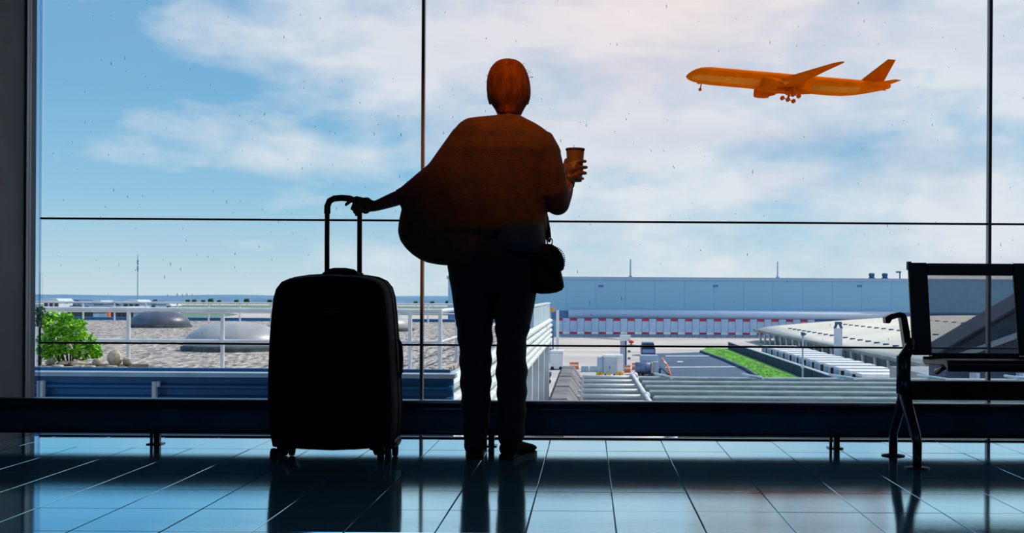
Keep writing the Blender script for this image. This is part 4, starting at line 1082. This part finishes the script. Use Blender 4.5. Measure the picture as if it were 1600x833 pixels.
B(p.x + 17 * k, p.x + 20.5 * k, p.y - .2, p.y + 1.8, GZ + 3 * k, GZ + 12 * k).build('bumper', 'navy', t)
wheels(t, [(p.x - 15 * k, p.y - .5), (p.x - 8 * k, p.y - .5), (p.x + 12 * k, p.y - .5)], 2.6 * k)
# orange barriers
for i, (u0, u1, v, lab) in enumerate(((975, 986, 582, 'orange plastic barrier between the container and the tank truck'), (987, 994, 578, 'short orange barrier touching the rear of the tank truck'), (889, 905, 577, 'orange plastic barrier next to the white trailer'))):
    a, kk = at(u0, v); b = P(u1, v, a.y)
    t = thing('orange_barrier', ((a.x + b.x) / 2, a.y, GZ), lab, 'barrier', 'orange barriers')
    MB().prism([(a.x, GZ), (b.x, GZ), (b.x - .1, GZ + .4), (b.x - .1, GZ + 1.2), (a.x + .1, GZ + 1.2), (a.x + .1, GZ + .4)], a.y - .3, a.y + .3).build('body', 'orange', t, bevel=.06)
    B(a.x + .12, b.x - .12, a.y - .32, a.y + .32, GZ + .62, GZ + .85).build('stripe', 'white', t)
p0, p1 = G(1034, 570), G(1048, 589)
t = thing('orange_hose', ((p0.x + p1.x) / 2, (p0.y + p1.y) / 2, GZ), 'orange and white boom leaning to the ground right of the tank truck', 'boom')
MB().tube([p0 + Vector((0, 0, 1.2)), p0.lerp(p1, .5) + Vector((.2, 0, .9)), p1 + Vector((0, 0, .15))], .16, 8).build('boom', 'orange', t, True); MB().tube([p0.lerp(p1, .3) + Vector((.05, 0, 1.05)), p0.lerp(p1, .45) + Vector((.15, 0, .95))], .18, 8).build('band', 'white', t)
# grey barrier blocks between trailer and container
for i, (u, lab) in enumerate(((914, 'grey concrete block nearest the orange barrier'), (927, 'grey concrete block touching the cargo container'))):
    a, kk = at(u, 581); o = MB().prism([(a.x - 6.2 * kk, GZ), (a.x + 6.2 * kk, GZ), (a.x + 5.8 * kk, GZ + 9 * kk), (a.x - 5.8 * kk, GZ + 9 * kk)], a.y - .4, a.y + .5).build('concrete_block', 'pale', bevel=.08); tag(o, lab, 'block', 'grey concrete blocks')
# white trailer and red dolly at left
p, k = at(868, 578)
t = thing('white_trailer', (p.x, p.y, GZ), 'white box trailer close to the end of the walkway', 'trailer')
B(p.x - 9 * k, p.x + 12 * k, p.y, p.y + 4, GZ + 3 * k, GZ + 30 * k).build('box', 'white', t, bevel=.08); B(p.x - 9.2 * k, p.x + 12.2 * k, p.y - .06, p.y + 4, GZ + 25.5 * k, GZ + 26.5 * k).build('trim', 'pale', t)
MB().tube([(p.x - 24 * k, p.y + .5, GZ + 32 * k), (p.x - 12 * k, p.y + .5, GZ + 5 * k)], .12, 6).build('boom', 'town_roof', t); B(p.x - 26 * k, p.x - 6 * k, p.y + .3, p.y + .9, GZ + 31 * k, GZ + 33 * k).build('rack', 'town_roof', t)
B(p.x - 22 * k, p.x - 9 * k, p.y + .6, p.y + 3, GZ + 10 * k, GZ + 27 * k).build('grille', mat('blue_grille', (96, 128, 160), .6, 0, .2, 2), t)
wheels(t, [(p.x - 5 * k, p.y), (p.x + 8 * k, p.y)], 2.6 * k)
p, k = at(852, 600)
t = thing('baggage_dolly', (p.x, p.y, GZ), 'low dark baggage dolly with red edge in front of the white trailer', 'dolly')
B(p.x - 8 * k, p.x + 7 * k, p.y, p.y + 3, GZ + 8 * k, GZ + 11 * k).build('deck', 'tyre', t); B(p.x - 8 * k, p.x + 7 * k, p.y - .1, p.y, GZ + 8.5 * k, GZ + 11 * k).build('edge', 'red', t)
B(p.x + 2 * k, p.x + 9 * k, p.y + .4, p.y + 2.2, GZ + 11 * k, GZ + 18 * k).build('load', 'navy', t, bevel=.1)
wheels(t, [(p.x - 5 * k, p.y), (p.x + 5 * k, p.y)], 4 * k)
# ------------------------------------------------------------------ terminal roof at the right
EX, EZ = 47.0, -8.6
ter = thing('terminal_roof', (80, 260, GZ), 'broad pale vaulted terminal roof on the right of the apron', 'building')
def tz_(x): t = (x - EX) / 75; return EZ + 4.2 * math.sin(min(1, max(0, t)) * math.pi * .55)
xs = [EX + 75 * k / 24 for k in range(25)]
def edge_far(x): return 357 - max(0, 52 - x) * 3
def edge_near(x): return 172 - (x - EX) * .25
vs_, fs = [], []
for th_ in (0, -.35):
    for x in xs:
        for q in range(3): vs_.append((x, edge_near(x) + (edge_far(x) - edge_near(x)) * q / 2, tz_(x) + th_))
n3_ = len(xs) * 3
for i in range(len(xs) - 1):
    for q in range(2):
        a = i * 3 + q; fs.append((a, a + 1, a + 4, a + 3)); fs.append((n3_ + a + 3, n3_ + a + 4, n3_ + a + 1, n3_ + a))
    for q in (0, 2):
        a = i * 3 + q; fs.append((a, a + 3, n3_ + a + 3, n3_ + a))
for i in (0, len(xs) - 1):
    for q in range(2): a = i * 3 + q; fs.append((a, a + 1, n3_ + a + 1, n3_ + a))
MB().add(vs_, fs).build('roof_shell', 'roof_pale', ter, True)
MB().tube([(EX - .1, 171, EZ - .2), (EX - .1, 345, EZ - .2)], .35, 8).build('gutter', 'eave', ter)  # gutter in one even grey-green
for x in (EX + 7, EX + 21, EX + 40):
    v0 = None; y = edge_near(x) + 8
    while y < 330:
        if v0 is None:
            v0 = B(x - .45, x + .45, y, y + .9, tz_(x) - .05, tz_(x) + .25).build('roof_vent', 'town_roof', ter); yy0 = y
        else:
            o = v0.copy(); C.objects.link(o); o.location = (0, y - yy0, 0)
        y += 7.0
B(EX + 5, EX + 60, 176, 340, GZ, EZ - .3).build('glass_wall', 'facade', ter)
y = 174
while y < 345:
    MB().tube([(EX + .6, y, GZ), (EX + .3, y, EZ - .3)], .28, 8).build('column', 'white_rail', ter)
    MB().tube([(EX + 4.9, y, GZ + .2), (EX + 4.9, y, EZ - .3)], .16, 6).build('glazing_post', 'pale', ter); y += 9
for z in (GZ + 1.4, GZ + 2.5): MB().tube([(EX + 4.9, 175, z), (EX + 4.9, 340, z)], .1, 6).build('transom', 'pale', ter)
# retaining wall
o = MB()
wa, wb = Vector((33.4, 291, GZ)), Vector((33.4, 150, GZ))
wl = thing('retaining_wall', (wa.x, wa.y, GZ), 'dark blue-grey low wall along the grass strip', 'wall')
nseg = 9
for k in range(nseg):
    a, b = wa.lerp(wb, k / nseg), wa.lerp(wb, (k + 1) / nseg - .004)
    B(a.x, a.x + .5, b.y, a.y, GZ, GZ + 1.75).build('wall_panel', 'wall_blue', wl)
B(wa.x - .1, wa.x + .6, wb.y, wa.y, GZ + 1.75, GZ + 1.88).build('coping', 'pale', wl)
# white shelters behind the wall
us_ = [1192, 1200, 1209, 1218, 1228, 1239, 1250, 1262, 1275, 1290, 1306, 1323, 1341]
ords = ['first', 'second', 'third', 'fourth', 'fifth', 'sixth', 'seventh', 'eighth', 'ninth', 'tenth', 'eleventh', 'twelfth', 'last']
s0 = None
for k, u in enumerate(us_):
    Y = 35.2 * F / (u - UX); x = 38.7
    if s0 is None:
        s0 = thing('white_shelter', (x, Y, GZ), '', 'shelter', 'white shelters behind the wall')
        B(x - 3.4, x + 3.6, Y - 1.9, Y + 1.9, GZ + 2.3, GZ + 2.75).build('roof', 'white', s0, bevel=.08)
        B(x - 3.4, x - 3.1, Y - 1.9, Y + 1.9, GZ, GZ + 2.3).build('side_panel', 'pale', s0); B(x + 3.2, x + 3.5, Y - 1.9, Y + 1.9, GZ, GZ + 2.3).build('side_panel', 'pale', s0)
        B(x - 3.0, x + 3.1, Y + .9, Y + 1.2, GZ, GZ + 2.2).build('back_panel', 'under', s0)
        B(x - .3, x + .1, Y - 1.8, Y - 1.5, GZ, GZ + 2.3).build('middle_post', 'pale', s0)
        o = s0
    else: o = dup(s0, None, (x, Y, GZ))
    o['label'] = 'white shelter behind the dark low wall, %s counted from the hangar' % ords[k]
# lamp post and pylon
p, k = at(1254, 597)
t = thing('lamp_post', (p.x, p.y, GZ), 'slim lamp post with dark head standing at the grass strip', 'lamp post')
MB().tube([(p.x, p.y, GZ + .36), (p.x, p.y, GZ + 75 * k)], [.16, .12], 8).build('pole', 'pale', t)
MB().prism([(p.x - 2.6 * k, GZ + 78 * k), (p.x - 2.6 * k, GZ + 73 * k), (p.x + .8 * k, GZ + 72 * k), (p.x + 6 * k, GZ + 75 * k), (p.x + 1 * k, GZ + 77.5 * k)], p.y - .3, p.y + .3).build('lamp_head', 'town_roof', t)
B(p.x - 2.5 * k, p.x + 2.2 * k, p.y - .2, p.y + .2, GZ + 22 * k, GZ + 27 * k).build('sign_plate', 'white', t)
p, k = at(1310, 573)
t = thing('sign_pylon', (p.x, p.y, GZ), 'tall white pylon standing in front of the vaulted terminal roof', 'pylon')
B(p.x - 6 * k, p.x + 6 * k, p.y, p.y + .8, GZ + 3 * k, GZ + 60 * k).build('panel', mat('pylon_white', (214, 222, 240), .5, 0, .05, .5), t, bevel=.05)
for s in (-1, 1):
    MB().tube([(p.x + s * 4 * k, p.y + .4, GZ), (p.x + s * 4 * k, p.y + .4, GZ + 3.5 * k)], .18, 6).build('leg', 'town_roof', t)
    MB().tube([(p.x + s * 5.6 * k, p.y + .4, GZ + 59 * k), (p.x + s * 2.5 * k, p.y + .4, GZ + 67 * k)], .25, 6).build('bracket', 'town_roof', t)
B(p.x - 4.5 * k, p.x + 5 * k, p.y - .1, p.y + .9, GZ + 66 * k, GZ + 70 * k).build('head', 'town_roof', t)
# near dark gabled roof seen through the bench mesh
GYb = 60.0
a, b, c = P(1478, 556, GYb), P(1600, 478, GYb), P(1760, 380, GYb)
t = thing('dark_roof_building', (b.x, GYb, GZ), 'dark slate building with a steep roof edge behind the bench mesh', 'building')
MB().prism([(a.x, a.z), (c.x, c.z), (c.x, a.z - 1.2), (a.x, a.z - 1.2)], GYb, GYb + 3).build('gable', 'slate', t)
MB().prism([(a.x - .6, a.z), (a.x - .5, a.z + .15), (c.x, c.z + .15), (c.x, c.z)], GYb - .3, GYb + 3.2).build('roof_edge', 'slate', t)
B(a.x + .2, c.x, GYb + .5, GYb + 12, GZ, a.z - 1.2).build('wall', 'facade', t)
q0, q1 = P(1510, 535, GYb), P(1600, 493, GYb)
MB().tube([P(1500, 556, GYb - .2), P(1600, 520, GYb - .2), P(1700, 484, GYb - .2)], .16, 6).build('truss', 'translucent', t)
for u in (1518, 1590):
    q = P(u, 585, GYb); MB().tube([(q.x, GYb - .5, GZ), (q.x, GYb - .5, a.z - .8)], .26, 8).build('column', 'parapet_top', t)
for u in (1543, 1560):
    q = P(u, 584, GYb); B(q.x - .22, q.x + .22, GYb + .4, GYb + .6, q.z - .25, q.z + .2).build('window', 'sign', t)
